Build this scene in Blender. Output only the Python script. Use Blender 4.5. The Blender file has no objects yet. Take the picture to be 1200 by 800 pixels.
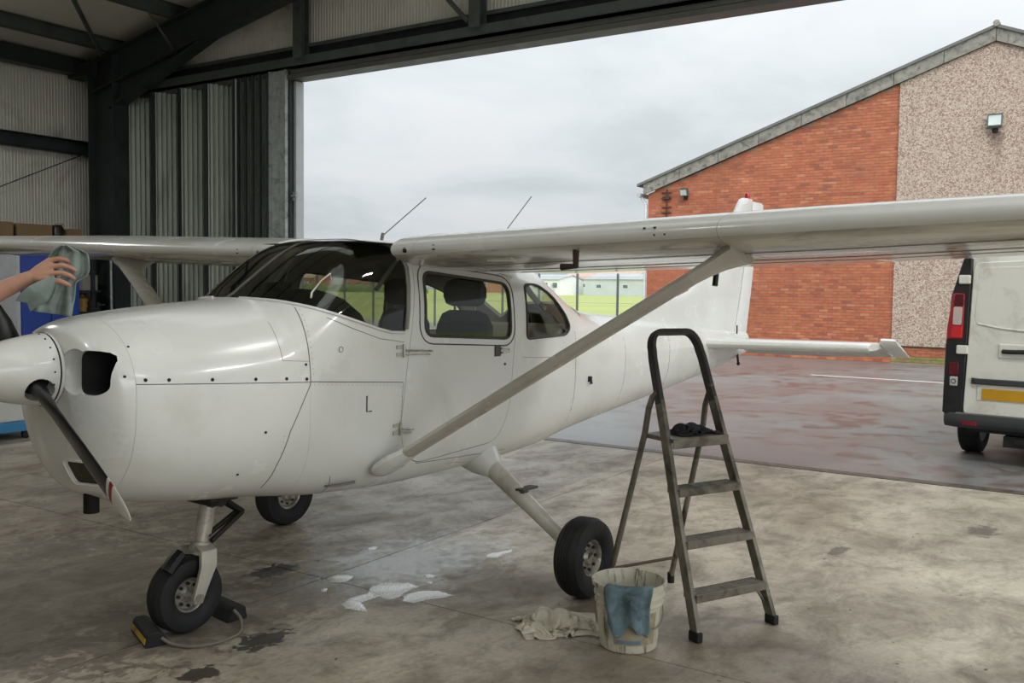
import bpy, bmesh, math, random
import numpy as np
from mathutils import Vector, Matrix, noise as mnoise
PI = math.pi
random.seed(7)
C = bpy.context.scene.collection
S = bpy.context.scene

# ------------------------------------------------------------------ camera
HT = math.radians(3.334)                        # the hangar stands turned by this much to the airplane
cam_d = bpy.data.cameras.new('camera'); cam = bpy.data.objects.new('camera', cam_d); C.objects.link(cam)
cam_d.sensor_width = 36.0; cam_d.lens = 36.0*1102.33/1200.0
cam_d.clip_start = 0.05; cam_d.clip_end = 2000
_y, _p, _r = math.radians(36.448), math.radians(-3.2773), math.radians(0.7068)
_d = Vector((math.cos(_p)*math.cos(_y), math.cos(_p)*math.sin(_y), math.sin(_p)))
_rt = Vector((math.sin(_y), -math.cos(_y), 0)); _u = _rt.cross(_d)
_r2 = _rt*math.cos(_r)+_u*math.sin(_r); _u2 = _u*math.cos(_r)-_rt*math.sin(_r)
cam.matrix_world = Matrix(((_r2.x,_u2.x,-_d.x,-2.9226),(_r2.y,_u2.y,-_d.y,-4.0141),(_r2.z,_u2.z,-_d.z,1.7203),(0,0,0,1)))
S.camera = cam
# ------------------------------------------------------------------ exposure, sky, lamps
S.view_settings.view_transform = 'Standard'; S.view_settings.look = 'None'
S.view_settings.gamma = 1.0; S.view_settings.use_curve_mapping = False
S.view_settings.exposure = 0.46
SKY = 0.86
def build_sky():
    w = bpy.data.worlds.new('overcast_sky'); S.world = w; w.use_nodes = True
    nt = w.node_tree; nt.nodes.clear(); N = nt.nodes.new; L = nt.links.new
    out = N('ShaderNodeOutputWorld'); bg = N('ShaderNodeBackground'); L(bg.outputs[0], out.inputs[0])
    tc = N('ShaderNodeTexCoord'); sep = N('ShaderNodeSeparateXYZ'); L(tc.outputs['Generated'], sep.inputs[0])
    # clouds live on a flat deck overhead: direction divided by its height
    add = N('ShaderNodeMath'); add.operation = 'ADD'; L(sep.outputs[2], add.inputs[0]); add.inputs[1].default_value = 0.22
    mx = N('ShaderNodeMath'); mx.operation = 'MAXIMUM'; L(add.outputs[0], mx.inputs[0]); mx.inputs[1].default_value = 0.05
    dv = N('ShaderNodeVectorMath'); dv.operation = 'DIVIDE'; L(tc.outputs['Generated'], dv.inputs[0]); L(mx.outputs[0], dv.inputs[1])
    n1 = N('ShaderNodeTexNoise'); n1.inputs['Scale'].default_value = 1.7; n1.inputs['Detail'].default_value = 6; n1.inputs['Roughness'].default_value = 0.52; n1.inputs['Distortion'].default_value = 0.25
    mp = N('ShaderNodeMapping'); mp.inputs['Location'].default_value = (0.35, 1.2, 0.0); L(dv.outputs[0], mp.inputs[0]); L(mp.outputs[0], n1.inputs['Vector'])
    cr = N('ShaderNodeValToRGB'); L(n1.outputs[0], cr.inputs[0])
    e = cr.color_ramp.elements
    e[0].position = 0.36; e[0].color = (0.53, 0.575, 0.60, 1)
    e[1].position = 0.62; e[1].color = (0.665, 0.69, 0.705, 1)
    m = e.new(0.48); m.color = (0.60, 0.645, 0.67, 1)
    # below the horizon the sky texture is never seen: a dull ground tone
    gr = N('ShaderNodeMapRange'); L(sep.outputs[2], gr.inputs[0]); gr.inputs[1].default_value = -0.06; gr.inputs[2].default_value = -0.02
    mixg = N('ShaderNodeMix'); mixg.data_type = 'RGBA'; L(gr.outputs[0], mixg.inputs[0])
    mixg.inputs[6].default_value = (0.16, 0.17, 0.15, 1); L(cr.outputs[0], mixg.inputs[7])
    # an overcast sky is about three times brighter overhead than at the horizon
    up = N('ShaderNodeMath'); up.operation = 'MULTIPLY_ADD'; up.use_clamp = False; L(sep.outputs[2], up.inputs[0]); up.inputs[1].default_value = 1.5*SKY; up.inputs[2].default_value = 0.80*SKY
    lo = N('ShaderNodeMath'); lo.operation = 'MAXIMUM'; L(up.outputs[0], lo.inputs[0]); lo.inputs[1].default_value = 0.7*SKY
    L(mixg.outputs[2], bg.inputs[0]); L(lo.outputs[0], bg.inputs[1])
build_sky()
# the overcast brightens softly behind the camera: a very broad, weak sun
sun_d = bpy.data.lights.new('overcast_sun', 'SUN'); sun_d.energy = 2.4; sun_d.angle = math.radians(80); sun_d.color = (.98, .99, 1.0)
sun = bpy.data.objects.new('overcast_sun', sun_d); C.objects.link(sun); sun.location = (-20, -25, 30)
sun.rotation_euler = Vector((.45, .70, -.62)).to_track_quat('-Z', 'Y').to_euler()

# ------------------------------------------------------------------ helpers
class MB:
    """collects vertices and faces; build() links them as one mesh object"""
    def __init__(s): s.v = []; s.f = []; s.m = []
    def add(s, vs, fs, mi=0):
        b = len(s.v); s.v += [tuple(v) for v in vs]; s.f += [tuple(i+b for i in f) for f in fs]; s.m += [mi]*len(fs); return s
    def box(s, c, sz, M=None, mi=0):
        x, y, z = sz[0]/2, sz[1]/2, sz[2]/2
        vs = [Vector((a*x, b*y, g*z)) for g in (-1, 1) for b in (-1, 1) for a in (-1, 1)]
        if M is not None: vs = [M @ v for v in vs]
        c = Vector(c)
        return s.add([v+c for v in vs], [(0,2,3,1),(4,5,7,6),(0,1,5,4),(2,6,7,3),(0,4,6,2),(1,3,7,5)], mi)
    def b2(s, a, b, mi=0):
        return s.box([(a[i]+b[i])/2 for i in range(3)], [abs(b[i]-a[i]) for i in range(3)], None, mi)
    def loft(s, rings, cap0=True, cap1=True, closed=True, mi=0, loop=False):
        n = len(rings[0]); b = len(s.v)
        for r in rings: s.v += [tuple(p) for p in r]
        k = len(rings)
        for i in range(k if loop else k-1):
            for j in range(n if closed else n-1):
                j2 = (j+1) % n; i2 = (i+1) % k
                s.f.append((b+i*n+j, b+i*n+j2, b+i2*n+j2, b+i2*n+j)); s.m.append(mi)
        if cap0 and not loop: s.f.append(tuple(b+j for j in range(n))[::-1]); s.m.append(mi)
        if cap1 and not loop: s.f.append(tuple(b+(k-1)*n+j for j in range(n))); s.m.append(mi)
        return s
    def tube(s, pts, r, n=8, mi=0, cap=True, loop=False, sx=1.0, up=None):
        pts = [Vector(p) for p in pts]; k = len(pts); rings = []; prev = None
        for i, p in enumerate(pts):
            if loop: t = pts[(i+1) % k]-pts[i-1]
            else: t = pts[min(i+1, k-1)]-pts[max(i-1, 0)]
            if t.length < 1e-9: t = Vector((0,0,1))
            t.normalize()
            if prev is None:
                a = Vector(up) if up else (Vector((0,0,1)) if abs(t.z) < .9 else Vector((1,0,0)))
            else: a = prev
            a = a-t*a.dot(t)
            if a.length < 1e-6: a = Vector((1,0,0))-t*t.x
            a.normalize(); prev = a; b_ = t.cross(a)
            rr = r[i] if isinstance(r, (list, tuple)) else r
            rings.append([p+(a*math.cos(q*2*PI/n)+b_*(math.sin(q*2*PI/n)*sx))*rr for q in range(n)])
        return s.loft(rings, cap, cap, True, mi, loop)
    def lathe(s, prof, n=32, M=None, mi=0, cap=False):
        rings = []
        for r, z in prof:
            ring = [Vector((r*math.cos(q*2*PI/n), r*math.sin(q*2*PI/n), z)) for q in range(n)]
            rings.append([M @ p for p in ring] if M is not None else ring)
        return s.loft(rings, cap, cap, True, mi)
    def prism(s, poly, a, b, f, mi=0):
        """poly of 2-D points mapped by f(p, h) at heights a and b"""
        n = len(poly); vs = [f(p, a) for p in poly]+[f(p, b) for p in poly]
        fs = [tuple(range(n))[::-1], tuple(range(n, 2*n))]+[(i, (i+1) % n, n+(i+1) % n, n+i) for i in range(n)]
        return s.add(vs, fs, mi)
    def ball(s, c, r, n=12, mi=0, sc=(1,1,1)):
        k = max(4, n//2); rings = []
        for i in range(k+1):
            a = -PI/2+PI*i/k; rr = max(1e-4, math.cos(a))
            rings.append([(c[0]+r*sc[0]*rr*math.cos(q*2*PI/n), c[1]+r*sc[1]*rr*math.sin(q*2*PI/n), c[2]+r*sc[2]*math.sin(a)) for q in range(n)])
        return s.loft(rings, True, True, True, mi)
    def mesh(s, name, fix=True):
        me = bpy.data.meshes.new(name); me.from_pydata(s.v, [], s.f)
        me.polygons.foreach_set('material_index', s.m)
        if fix:
            bm = bmesh.new(); bm.from_mesh(me); bmesh.ops.recalc_face_normals(bm, faces=bm.faces); bm.to_mesh(me); bm.free()
        me.update(); return me
    def build(s, name, mats, parent=None, smooth=40, bevel=0, fix=True, seg=2):
        return link(name, s.mesh(name, fix), mats, parent, smooth, bevel, seg)
def link(name, me, mats, parent=None, smooth=40, bevel=0, seg=2):
    if not isinstance(mats, (list, tuple)): mats = [mats]
    if not len(me.materials):
        for m in mats: me.materials.append(m)
    if smooth:
        me.polygons.foreach_set('use_smooth', [True]*len(me.polygons)); me.set_sharp_from_angle(angle=math.radians(smooth))
    o = bpy.data.objects.new(name, me); C.objects.link(o)
    if bevel:
        bv = o.modifiers.new('bevel', 'BEVEL'); bv.width = bevel; bv.segments = seg; bv.limit_method = 'ANGLE'; bv.angle_limit = math.radians(35)
    if parent: o.parent = parent
    return o
def empty(name, loc=(0,0,0), rz=0, kind=None):
    o = bpy.data.objects.new(name, None); C.objects.link(o); o.location = loc; o.rotation_euler = (0,0,rz); o.empty_display_size = .1
    if kind: o['kind'] = kind
    return o
def tag(o, label, cat, group=None, kind=None):
    o['label'] = label; o['category'] = cat
    if group: o['group'] = group
    if kind: o['kind'] = kind
    return o
def thing(name, label, cat, loc=(0,0,0), rz=0, group=None):
    return tag(empty(name, loc, rz), label, cat, group)
def struct(name, mb, mats, rz=HT, **k):
    o = mb.build(name, mats, None, **k); o.rotation_euler = (0,0,rz); o['kind'] = 'structure'; return o
def booled(o, cutters):
    """apply boolean steps [(MB, op)] and keep the result as plain mesh data"""
    tmp = []
    for mb, op in cutters:
        c = bpy.data.objects.new('cut', mb.mesh('cut')); C.objects.link(c); tmp.append(c)
        md = o.modifiers.new('b', 'BOOLEAN'); md.operation = op; md.solver = 'EXACT'; md.object = c
    dg = bpy.context.evaluated_depsgraph_get(); dg.update()
    me = bpy.data.meshes.new_from_object(o.evaluated_get(dg))
    o.modifiers.clear(); old = o.data; o.data = me; bpy.data.meshes.remove(old)
    for c in tmp:
        m = c.data; bpy.data.objects.remove(c); bpy.data.meshes.remove(m)
    me.polygons.foreach_set('use_smooth', [True]*len(me.polygons)); me.set_sharp_from_angle(angle=math.radians(40))
    return o
def rot(ax, a): return Matrix.Rotation(a, 4, ax)
def frame(o, zax, xhint=(0,0,1)):
    """matrix with z along zax placed at o"""
    z = Vector(zax).normalized(); x = Vector(xhint); x = x-z*x.dot(z)
    if x.length < 1e-6: x = Vector((1,0,0))-z*z.x
    x.normalize(); y = z.cross(x)
    return Matrix(((x.x,y.x,z.x,o[0]),(x.y,y.y,z.y,o[1]),(x.z,y.z,z.z,o[2]),(0,0,0,1)))
def interp(xs, ys):
    xs = np.array(xs, float); ys = np.array(ys, float); h = np.diff(xs); dl = np.diff(ys)/h
    m = np.zeros(len(xs)); m[0] = dl[0]; m[-1] = dl[-1]
    for i in range(1, len(xs)-1):
        if dl[i-1]*dl[i] > 0:
            w1, w2 = 2*h[i]+h[i-1], h[i]+2*h[i-1]; m[i] = (w1+w2)/(w1/dl[i-1]+w2/dl[i])
    def f(x):
        x = min(max(x, xs[0]), xs[-1]); i = min(int(np.searchsorted(xs, x, 'right'))-1, len(xs)-2); i = max(i, 0)
        t = (x-xs[i])/h[i]
        return float(ys[i]*(1+2*t)*(1-t)**2+h[i]*m[i]*t*(1-t)**2+ys[i+1]*t*t*(3-2*t)+h[i]*m[i+1]*t*t*(t-1))
    return f
def rnd_poly(poly, r, n=4):
    """round the corners of a 2-D polygon"""
    out = []; k = len(poly)
    for i in range(k):
        p = Vector(poly[i]); a = Vector(poly[i-1])-p; b = Vector(poly[(i+1) % k])-p
        rr = r[i] if isinstance(r, (list, tuple)) else r
        d = min(rr, a.length*.45, b.length*.45); A = p+a.normalized()*d; B = p+b.normalized()*d
        for j in range(n+1):
            t = j/n; q = A*(1-t)**2+p*2*t*(1-t)+B*t*t; out.append((q.x, q.y))
    return out

# ------------------------------------------------------------------ materials
def lin(c):
    if isinstance(c, str):
        c = c.lstrip('#'); c = [int(c[i:i+2], 16)/255 for i in (0,2,4)]
    return tuple(((x+.055)/1.055)**2.4 if x > .04045 else x/12.92 for x in c)+(1,)
class NT:
    def __init__(s, name):
        s.m = bpy.data.materials.new(name); s.m.use_nodes = True; s.t = s.m.node_tree
        s.b = s.t.nodes['Principled BSDF']; s.out = s.t.nodes['Material Output']
    def n(s, t, **k):
        nd = s.t.nodes.new('ShaderNode'+t)
        for a, b in k.items():
            if hasattr(nd, a): setattr(nd, a, b)
            else: s.put(nd, a, b)
        return nd
    def put(s, nd, key, val):
        i = nd.inputs[int(key[1:])] if key[0] == 'i' and key[1:].isdigit() else nd.inputs[key.replace('_', ' ')]
        if isinstance(val, bpy.types.NodeSocket): s.t.links.new(val, i)
        else: i.default_value = val
    def pos(s): return s.n('TexCoord').outputs['Object']
    def wpos(s): return s.n('NewGeometry').outputs['Position']
    def noise(s, vec, sc, det=4, rough=.55, dist=0):
        return s.n('TexNoise', Vector=vec, Scale=float(sc), Detail=float(det), Roughness=rough, Distortion=float(dist)).outputs[0]
    def map(s, v, a, b, c=0., d=1.): 
        return s.n('MapRange', i0=v, i1=float(a), i2=float(b), i3=float(c), i4=float(d)).outputs[0]
    def mix(s, f, a, b, mode='MIX'):
        nd = s.n('Mix', data_type='RGBA', blend_type=mode); s.put(nd, 'i0', f); s.put(nd, 'i6', a); s.put(nd, 'i7', b); return nd.outputs[2]
    def math(s, op, a, b=0.): return s.n('Math', operation=op, i0=a, i1=b).outputs[0]
    def scalev(s, v, sc): return s.n('Mapping', Vector=v, Scale=sc).outputs[0]
    def bump(s, h, st, dist=.01):
        nd = s.n('Bump', Strength=st, Distance=dist, Height=h); s.t.links.new(nd.outputs[0], s.b.inputs['Normal'])
    def set(s, **k):
        for a, b in k.items(): s.put(s.b, a, b)
        return s.m
def mat(name, col, rough=.5, metal=0., var=.08, vs=5., dirt=None, bump=0., bs=60., spec=.5, coat=0., rvar=.1, stretch=(1,1,1)):
    t = NT(name); c = lin(col); p = t.scalev(t.pos(), stretch)
    nz = t.noise(p, vs, 5)
    f = t.map(nz, .3, .7)
    out = t.mix(f, tuple(x*(1-var) for x in c[:3])+(1,), tuple(min(1, x*(1+var)) for x in c[:3])+(1,))
    if dirt:
        dc, lo, hi, ds = dirt
        out = t.mix(t.map(t.noise(p, ds, 8, .65, .6), lo, hi), out, lin(dc))
    t.set(Base_Color=out, Metallic=float(metal), Roughness=t.map(nz, .3, .7, max(0, rough-rvar), min(1, rough+rvar)))
    t.set(Specular_IOR_Level=spec)
    if coat: t.set(Coat_Weight=coat, Coat_Roughness=.08)
    if bump: t.bump(t.noise(p, bs, 6), bump)
    return t.m
def glass_mat(name, tint, gloss=.03):
    t = NT(name); t.t.nodes.remove(t.b)
    tr = t.n('BsdfTransparent', Color=lin(tint)); gl = t.n('BsdfGlossy', Roughness=.03)
    fc = t.n('LayerWeight', Blend=.5).outputs['Facing']      # Schlick, same from either face of the pane
    fr = t.math('ADD', t.math('MULTIPLY', t.math('POWER', fc, 5.0), .9), gloss)
    mx = t.n('MixShader'); t.put(mx, 'i0', fr); t.t.links.new(tr.outputs[0], mx.inputs[1]); t.t.links.new(gl.outputs[0], mx.inputs[2])
    t.t.links.new(mx.outputs[0], t.out.inputs[0]); return t.m
def emit_mat(name, col, st):
    t = NT(name); t.set(Base_Color=lin(col), Emission_Color=lin(col), Emission_Strength=float(st)); return t.m
# ------------------------------------------------------------------ hangar shell (hangar frame: x through the doorway, y along it)
def floor_mat():
    t = NT('stained_concrete'); p = t.wpos()
    big = t.noise(p, .8, 6, .6, .7); mid = t.noise(t.scalev(p, (1.0, 1.5, 1)), 1.7, 10, .72, .5); fine = t.noise(p, 38, 6, .7)
    pat = t.noise(t.scalev(p, (1,1.25,1)), 5.0, 12, .75, .35)
    c = t.mix(t.map(big, .35, .66), lin('#978d7d'), lin('#cfc6b4'))
    c = t.mix(t.math('MULTIPLY', t.map(mid, .44, .66), .75), c, lin('#6b604f'))
    c = t.mix(t.math('MULTIPLY', t.map(pat, .50, .66), .55), c, lin('#574d3f'))
    c = t.mix(t.math('MULTIPLY', t.map(fine, .35, .7), .35), c, lin('#6a655a'))
    spk = t.noise(p, 16, 3, .5, .3)
    c = t.mix(t.map(spk, .70, .74), c, lin('#37322a'))
    # oil spots and stains where they lie; last one paints floor shade and dirt
    wob = t.noise(p, 9, 5, .6, 1.0)
    wet = None
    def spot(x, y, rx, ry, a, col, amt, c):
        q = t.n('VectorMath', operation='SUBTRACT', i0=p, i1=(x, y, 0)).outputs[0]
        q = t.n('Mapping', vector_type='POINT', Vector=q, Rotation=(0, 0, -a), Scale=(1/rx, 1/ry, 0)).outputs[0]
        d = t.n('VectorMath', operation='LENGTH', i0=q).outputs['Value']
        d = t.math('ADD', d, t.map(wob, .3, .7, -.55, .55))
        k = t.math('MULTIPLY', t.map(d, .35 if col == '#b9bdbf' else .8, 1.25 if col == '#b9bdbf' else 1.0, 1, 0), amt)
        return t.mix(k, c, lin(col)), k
    for x, y, rx, ry, a, col, amt in ((.72,.45,.17,.10,-.6,'#15130f',.95),(-.03,-.40,.16,.10,-.9,'#1d1a16',.9),(-.46,-.50,.10,.06,-.9,'#241d17',.9),
            (4.54,-2.77,.18,.10,-.8,'#5d574c',.9),(3.34,-2.11,.14,.05,-.5,'#5b554b',.8),(1.35,-.05,.75,.42,.6,'#b9bdbf',.6),(1.45,-1.45,.3,.2,.2,'#4f473b',.5),
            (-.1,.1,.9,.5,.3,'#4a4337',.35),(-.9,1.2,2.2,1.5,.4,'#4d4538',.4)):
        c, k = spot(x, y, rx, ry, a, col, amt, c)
        if col == '#b9bdbf': soapy = k
    rough = t.math('MULTIPLY', t.map(mid, .35, .7, .38, .62), t.map(soapy, 0, .6, 1, .5))
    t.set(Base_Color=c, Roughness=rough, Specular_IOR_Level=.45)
    t.bump(t.noise(p, 24, 8, .7), .12, .01); return t.m
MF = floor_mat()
steel_dark = mat('dark_green_steel', '#2c3433', .5, .0, .15, 4, ('#1c2120', .5, .75, 3))
steel_grey = mat('grey_green_steel', '#4c5350', .5, .0, .15, 5, ('#33342f', .55, .8, 4))
galv = mat('galvanised_steel', '#a9b0ae', .45, .3, .18, 12, ('#5d625f', .5, .75, 7))
panel_white = mat('white_coated_panel', '#d3d1c6', .5, 0, .05, 2, ('#8b887b', .55, .85, 1.5))
roof_white = mat('grey_white_roof_panel', '#cfccc0', .6, 0, .06, 1.5)
leaf_green = mat('grey_green_door_sheet', '#a3aba2', .5, .1, .12, 3, ('#4b504b', .5, .8, 2.5), stretch=(1,1,.25))
black_rub = mat('black_rubber', '#15161a', .75, 0, .2, 20)

fl = empty('floor', (0,0,0), HT, 'structure')
gx = [-12.0, -8.6, -4.0, .815, 5.93]; gy = [-12, -9.2, -4.6, .055, 4.7, 9.4, 10.3]
for i in range(len(gx)-1):
    for j in range(len(gy)-1):
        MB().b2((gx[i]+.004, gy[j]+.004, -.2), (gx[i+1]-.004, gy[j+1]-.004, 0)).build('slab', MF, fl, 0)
MB().b2((-12, -12, -.3), (6.0, 10.3, -.012)).build('joint_filler', mat('joint_dirt', '#17140f', .9), fl, 0)
struct('trim_1', MB().b2((5.935, -12, -.2), (5.985, 10.3, .004)).b2((6.0, -12, -.2), (6.012, 10.3, -.012)).b2((6.03,-12,-.2),(6.13,10.3,-.004)),
       mat('rusty_door_track', '#6b625a', .5, .5, .3, 20, ('#3b2d24', .4, .7, 9)), smooth=0)

# left side wall: upright ribbed panels one metre wide
def ribbed(MBo, x0, x1, z0, z1, y, axis, out, pitch=.1, dep=.012):
    """a sheet from x0 to x1 with trapezoid ribs; axis 0 runs along x, 1 along y"""
    n = int(round((x1-x0)/pitch)); pr = []
    for i in range(n):
        a = x0+i*pitch
        pr += [(a, 0), (a+pitch*.55, 0), (a+pitch*.65, 1), (a+pitch*.9, 1)]
    pr.append((x1, 0))
    pts = []
    for zz in (z0, z1):
        for a, k in pr:
            b = y+out*dep*k; pts.append((a, b, zz) if axis == 0 else (b, a, zz))
    m = len(pr); MBo.add(pts, [(i, i+1, m+i+1, m+i) for i in range(m-1)])
    return MBo
wl = empty('wall_left', (0,0,0), HT, 'structure')
MB().b2((-12, 10.32, 0), (6.3, 10.45, 5.35)).build('wall_core', panel_white, wl, 0)
for i in range(18):
    ribbed(MB(), 5.0-i, 5.995-i, .25, 5.15, 10.31, 0, -1, .04975, .006).build('wall_panel', panel_white, wl, 0, fix=False)
MB().b2((-12, 10.2, 0), (6.0, 10.32, .25)).build('kerb', mat('wall_kerb', '#6d6a63', .8), wl, 0)
# other three sides, out of the picture, close the building
struct('wall_right', MB().b2((-12, -12.15, 0), (-8.5, -12, 5.0)).b2((5.2, -12.15, 0), (6.3, -12, 5.0)).b2((-12, -12.15, 4.8), (6.3, -12, 5.4)), panel_white, smooth=0)      # unseen second doorway, added to let side light in
struct('wall_back', MB().b2((-12.15, -12.15, 0), (-12, 10.45, 7.2)), panel_white, smooth=0)
RS = .19
def rz_(y): return 5.22+(10.2-y)*RS if y > -.9 else 5.22+11.1*RS-(-.9-y)*RS
# ceiling: white insulated panels running from eave to ridge
ce = empty('ceiling', (0,0,0), HT, 'structure')
added_rooflight = NT('added_roof_sheet'); added_rooflight.t.nodes.remove(added_rooflight.b)
_tr = added_rooflight.n('BsdfTransparent', Color=(.80,.80,.77,1)); _df = added_rooflight.n('BsdfTranslucent', Color=(.8,.8,.77,1)); _mx = added_rooflight.n('MixShader', i0=.35)
added_rooflight.t.links.new(_tr.outputs[0], _mx.inputs[1]); added_rooflight.t.links.new(_df.outputs[0], _mx.inputs[2]); added_rooflight.t.links.new(_mx.outputs[0], added_rooflight.out.inputs[0])
def roof_piece(nm, x0, x1, a, b, m, th=.1):
    MB().add([(x0,a,rz_(a)),(x1,a,rz_(a)),(x1,b,rz_(b)),(x0,b,rz_(b)),(x0,a,rz_(a)+th),(x1,a,rz_(a)+th),(x1,b,rz_(b)+th),(x0,b,rz_(b)+th)],
             [(0,1,2,3),(4,5,6,7),(0,1,5,4),(1,2,6,5),(2,3,7,6),(3,0,4,7)]).build(nm, m, ce, 0)
LIGHTS = {3: 'l', 5: 'r', 7: 'r', 9: 'b', 11: 'r', 13: 'b'}       # unseen translucent sheets, added to bring daylight in
for i in range(18):
    x0, x1 = 5.36-i+.0005, 6.36-i-.0005
    for k, (a, b) in enumerate(((10.45, -.9), (-.9, -12.15))):
        if i in LIGHTS and (LIGHTS[i] == 'b' or LIGHTS[i] == 'lr'[k]):
            p, q = (4.6, -.4) if k == 0 else (-1.4, -10.0)
            roof_piece('roof_panel', x0, x1, a, p, roof_white); roof_piece('added_rooflight', x0, x1, p, q, added_rooflight.m, .004); roof_piece('roof_panel', x0, x1, q, b, roof_white)
        else: roof_piece('roof_panel', x0, x1, a, b, roof_white)
# front wall: white panels above the door head
wf = empty('wall_front', (0,0,0), HT, 'structure')
for j in range(22):
    y0 = 10.15-(j+1)*1.0
    if y0 < -12: break
    mb = MB(); n = 20
    pr = []
    for i in range(n):
        a = y0+i*.05; pr += [(a, 0), (a+.026, 0), (a+.031, .5), (a+.045, .5)]
    pr.append((y0+.998, 0)); m = len(pr)
    mb.add([(6.02-.012*k, a, 4.88) for a, k in pr]+[(6.02-.012*k, a, rz_(a)) for a, k in pr], [(i, i+1, m+i+1, m+i) for i in range(m-1)])
    mb.build('wall_panel', panel_white, wf, 0, fix=False)
MB().prism([(10.45,4.9),(10.45,rz_(10.45)),(-.9,rz_(-.9)),(-12.1,rz_(-12.1)),(-12.1,4.9)], 6.06, 6.2, lambda p, h: (h, p[0], p[1])).build('wall_core', panel_white, wf, 0)
MB().b2((6.05, -12.1, 0), (6.2, -8.4, 4.95)).build('wall_core', panel_white, wf, 0)

# portal frame by the door: corner column, haunched rafter
def ibeam(mb, a, b, dep, wid, dirn, tf=.018, tw=.012):
    """I-section from a to b; dep measured along dirn, flanges wid wide"""
    a, b = Vector(a), Vector(b); z = (b-a).normalized(); dv = Vector(dirn); dv = (dv-z*dv.dot(z)).normalized(); w = z.cross(dv)
    for (c, sd, sw) in ((dv*(dep/2), tf, wid), (-dv*(dep/2), tf, wid), (Vector((0,0,0)), dep, tw)):
        mb.add([p+c+dv*(q*sd/2)+w*(r*sw/2) for p in (a, b) for q, r in ((-1,-1),(1,-1),(1,1),(-1,1))],
               [(0,1,2,3),(4,5,6,7),(0,1,5,4),(1,2,6,5),(2,3,7,6),(3,0,4,7)])
    return mb
FX = 5.66
col = ibeam(MB(), (FX, 9.37, 0), (FX, 9.37, 5.15), .62, .24, (0,1,0))
col.b2((FX-.16, 9.0, 0), (FX+.16, 9.74, .03)).b2((FX-.12, 9.6, 4.9), (FX+.12, 10.2, 5.1))
struct('trim_2', col, steel_dark, smooth=0)
raf = ibeam(MB(), (FX, 9.66, rz_(9.66)-.46), (FX, -.9, rz_(-.9)-.46), .46, .22, (0,0,1))
raf.prism([(9.2, 4.36),(9.5, 5.0),(6.9, rz_(6.9)-.5),(6.9, rz_(6.9)-.69)], FX-.008, FX+.008, lambda p, h: (h, p[0], p[1]))
a, b = Vector((FX, 9.2, 4.36)), Vector((FX, 6.9, rz_(6.9)-.69))
raf.loft([[p+Vector((sx, 0, sz)) for sx, sz in ((-.11,-.01),(.11,-.01),(.11,.01),(-.11,.01))] for p in (a, b)])
struct('trim_3', raf, steel_dark, smooth=0)
raf2 = ibeam(MB(), (FX, -.9, rz_(-.9)-.40), (FX, -11.8, rz_(-11.8)-.40), .42, .22, (0,0,1))
struct('trim_4', raf2, steel_dark, smooth=0)
# a second portal frame deeper in the hangar
for n_, x in ((5, -.6), (6, -6.8)):
    f2 = ibeam(MB(), (x, 9.86, 0), (x, 9.86, 5.15), .62, .24, (0,1,0))
    ibeam(f2, (x, 10.1, rz_(10.1)-.40), (x, -.9, rz_(-.9)-.40), .42, .22, (0,0,1)); ibeam(f2, (x, -.9, rz_(-.9)-.40), (x, -11.8, rz_(-11.8)-.40), .42, .22, (0,0,1))
    struct('trim_%d' % n_, f2, steel_dark, smooth=0)
# purlins under the roof, rail and eaves beam on the left wall
tn = 7
for y in (9.25, 7.75, 6.2, 4.6, 3.0, 1.4, -.4, -2.2, -4, -5.8, -7.6, -9.4):
    z = rz_(y); mb = MB()
    mb.b2((-12, y-.035, z-.19), (6.0, y-.02, z)).b2((-12, y-.035, z-.19), (6.0, y+.035, z-.175)).b2((-12, y-.09, z-.012), (6.0, y-.02, z))
    struct('trim_%d' % tn, mb, steel_grey, smooth=0); tn += 1
struct('trim_%d' % tn, MB().b2((-12, 10.04, 4.97), (6.0, 10.2, 5.21)).b2((-12, 9.98, 4.95), (6.0, 10.2, 4.97)), steel_dark, smooth=0); tn += 1
struct('trim_%d' % tn, MB().b2((-12, 10.12, 3.74), (6.0, 10.28, 3.755)).b2((-12, 10.12, 3.74), (6.0, 10.135, 3.87)).b2((-12, 10.12, 3.94), (6.0, 10.28, 3.955)).b2((-12,10.2,3.74),(6.0,10.215,3.95)), steel_dark, smooth=0); tn += 1
struct('trim_%d' % tn, MB().tube([(3.4, 10.22, 2.62), (5.75, 10.2, 3.74)], .008, 6), steel_dark); tn += 1
# slender roof brace and rafter stay
struct('trim_%d' % tn, MB().tube([(2.6, 6.2, rz_(6.2)-.22), (5.6, 9.4, rz_(9.4)-.2)], .035, 8), steel_grey); tn += 1
struct('trim_%d' % tn, MB().tube([(5.2, 7.75, rz_(7.75)-.16), (FX-.02, 7.75, rz_(7.75)-.62)], .018, 6), steel_grey); tn += 1
# door head: track, beam, trim
hd = MB().b2((5.90, -8.6, 4.47), (6.14, 5.72, 4.53)); hd.b2((5.93, -8.6, 4.545), (6.12, 9.6, 4.60))
struct('trim_%d' % tn, hd, mat('door_head_track', '#5f5f5b', .45, .3, .15, 5), smooth=0); tn += 1
struct('trim_%d' % tn, MB().b2((5.86, -8.6, 4.62), (6.0, 9.6, 4.74)).b2((5.86,-8.6,4.62),(6.1,9.6,4.632)), steel_grey, smooth=0); tn += 1
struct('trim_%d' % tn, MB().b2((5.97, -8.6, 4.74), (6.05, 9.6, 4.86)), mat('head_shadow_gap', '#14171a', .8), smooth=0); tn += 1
struct('trim_%d' % tn, MB().b2((5.93, -8.6, 4.86), (6.02, 9.6, 4.905)), steel_grey, smooth=0); tn += 1
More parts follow.
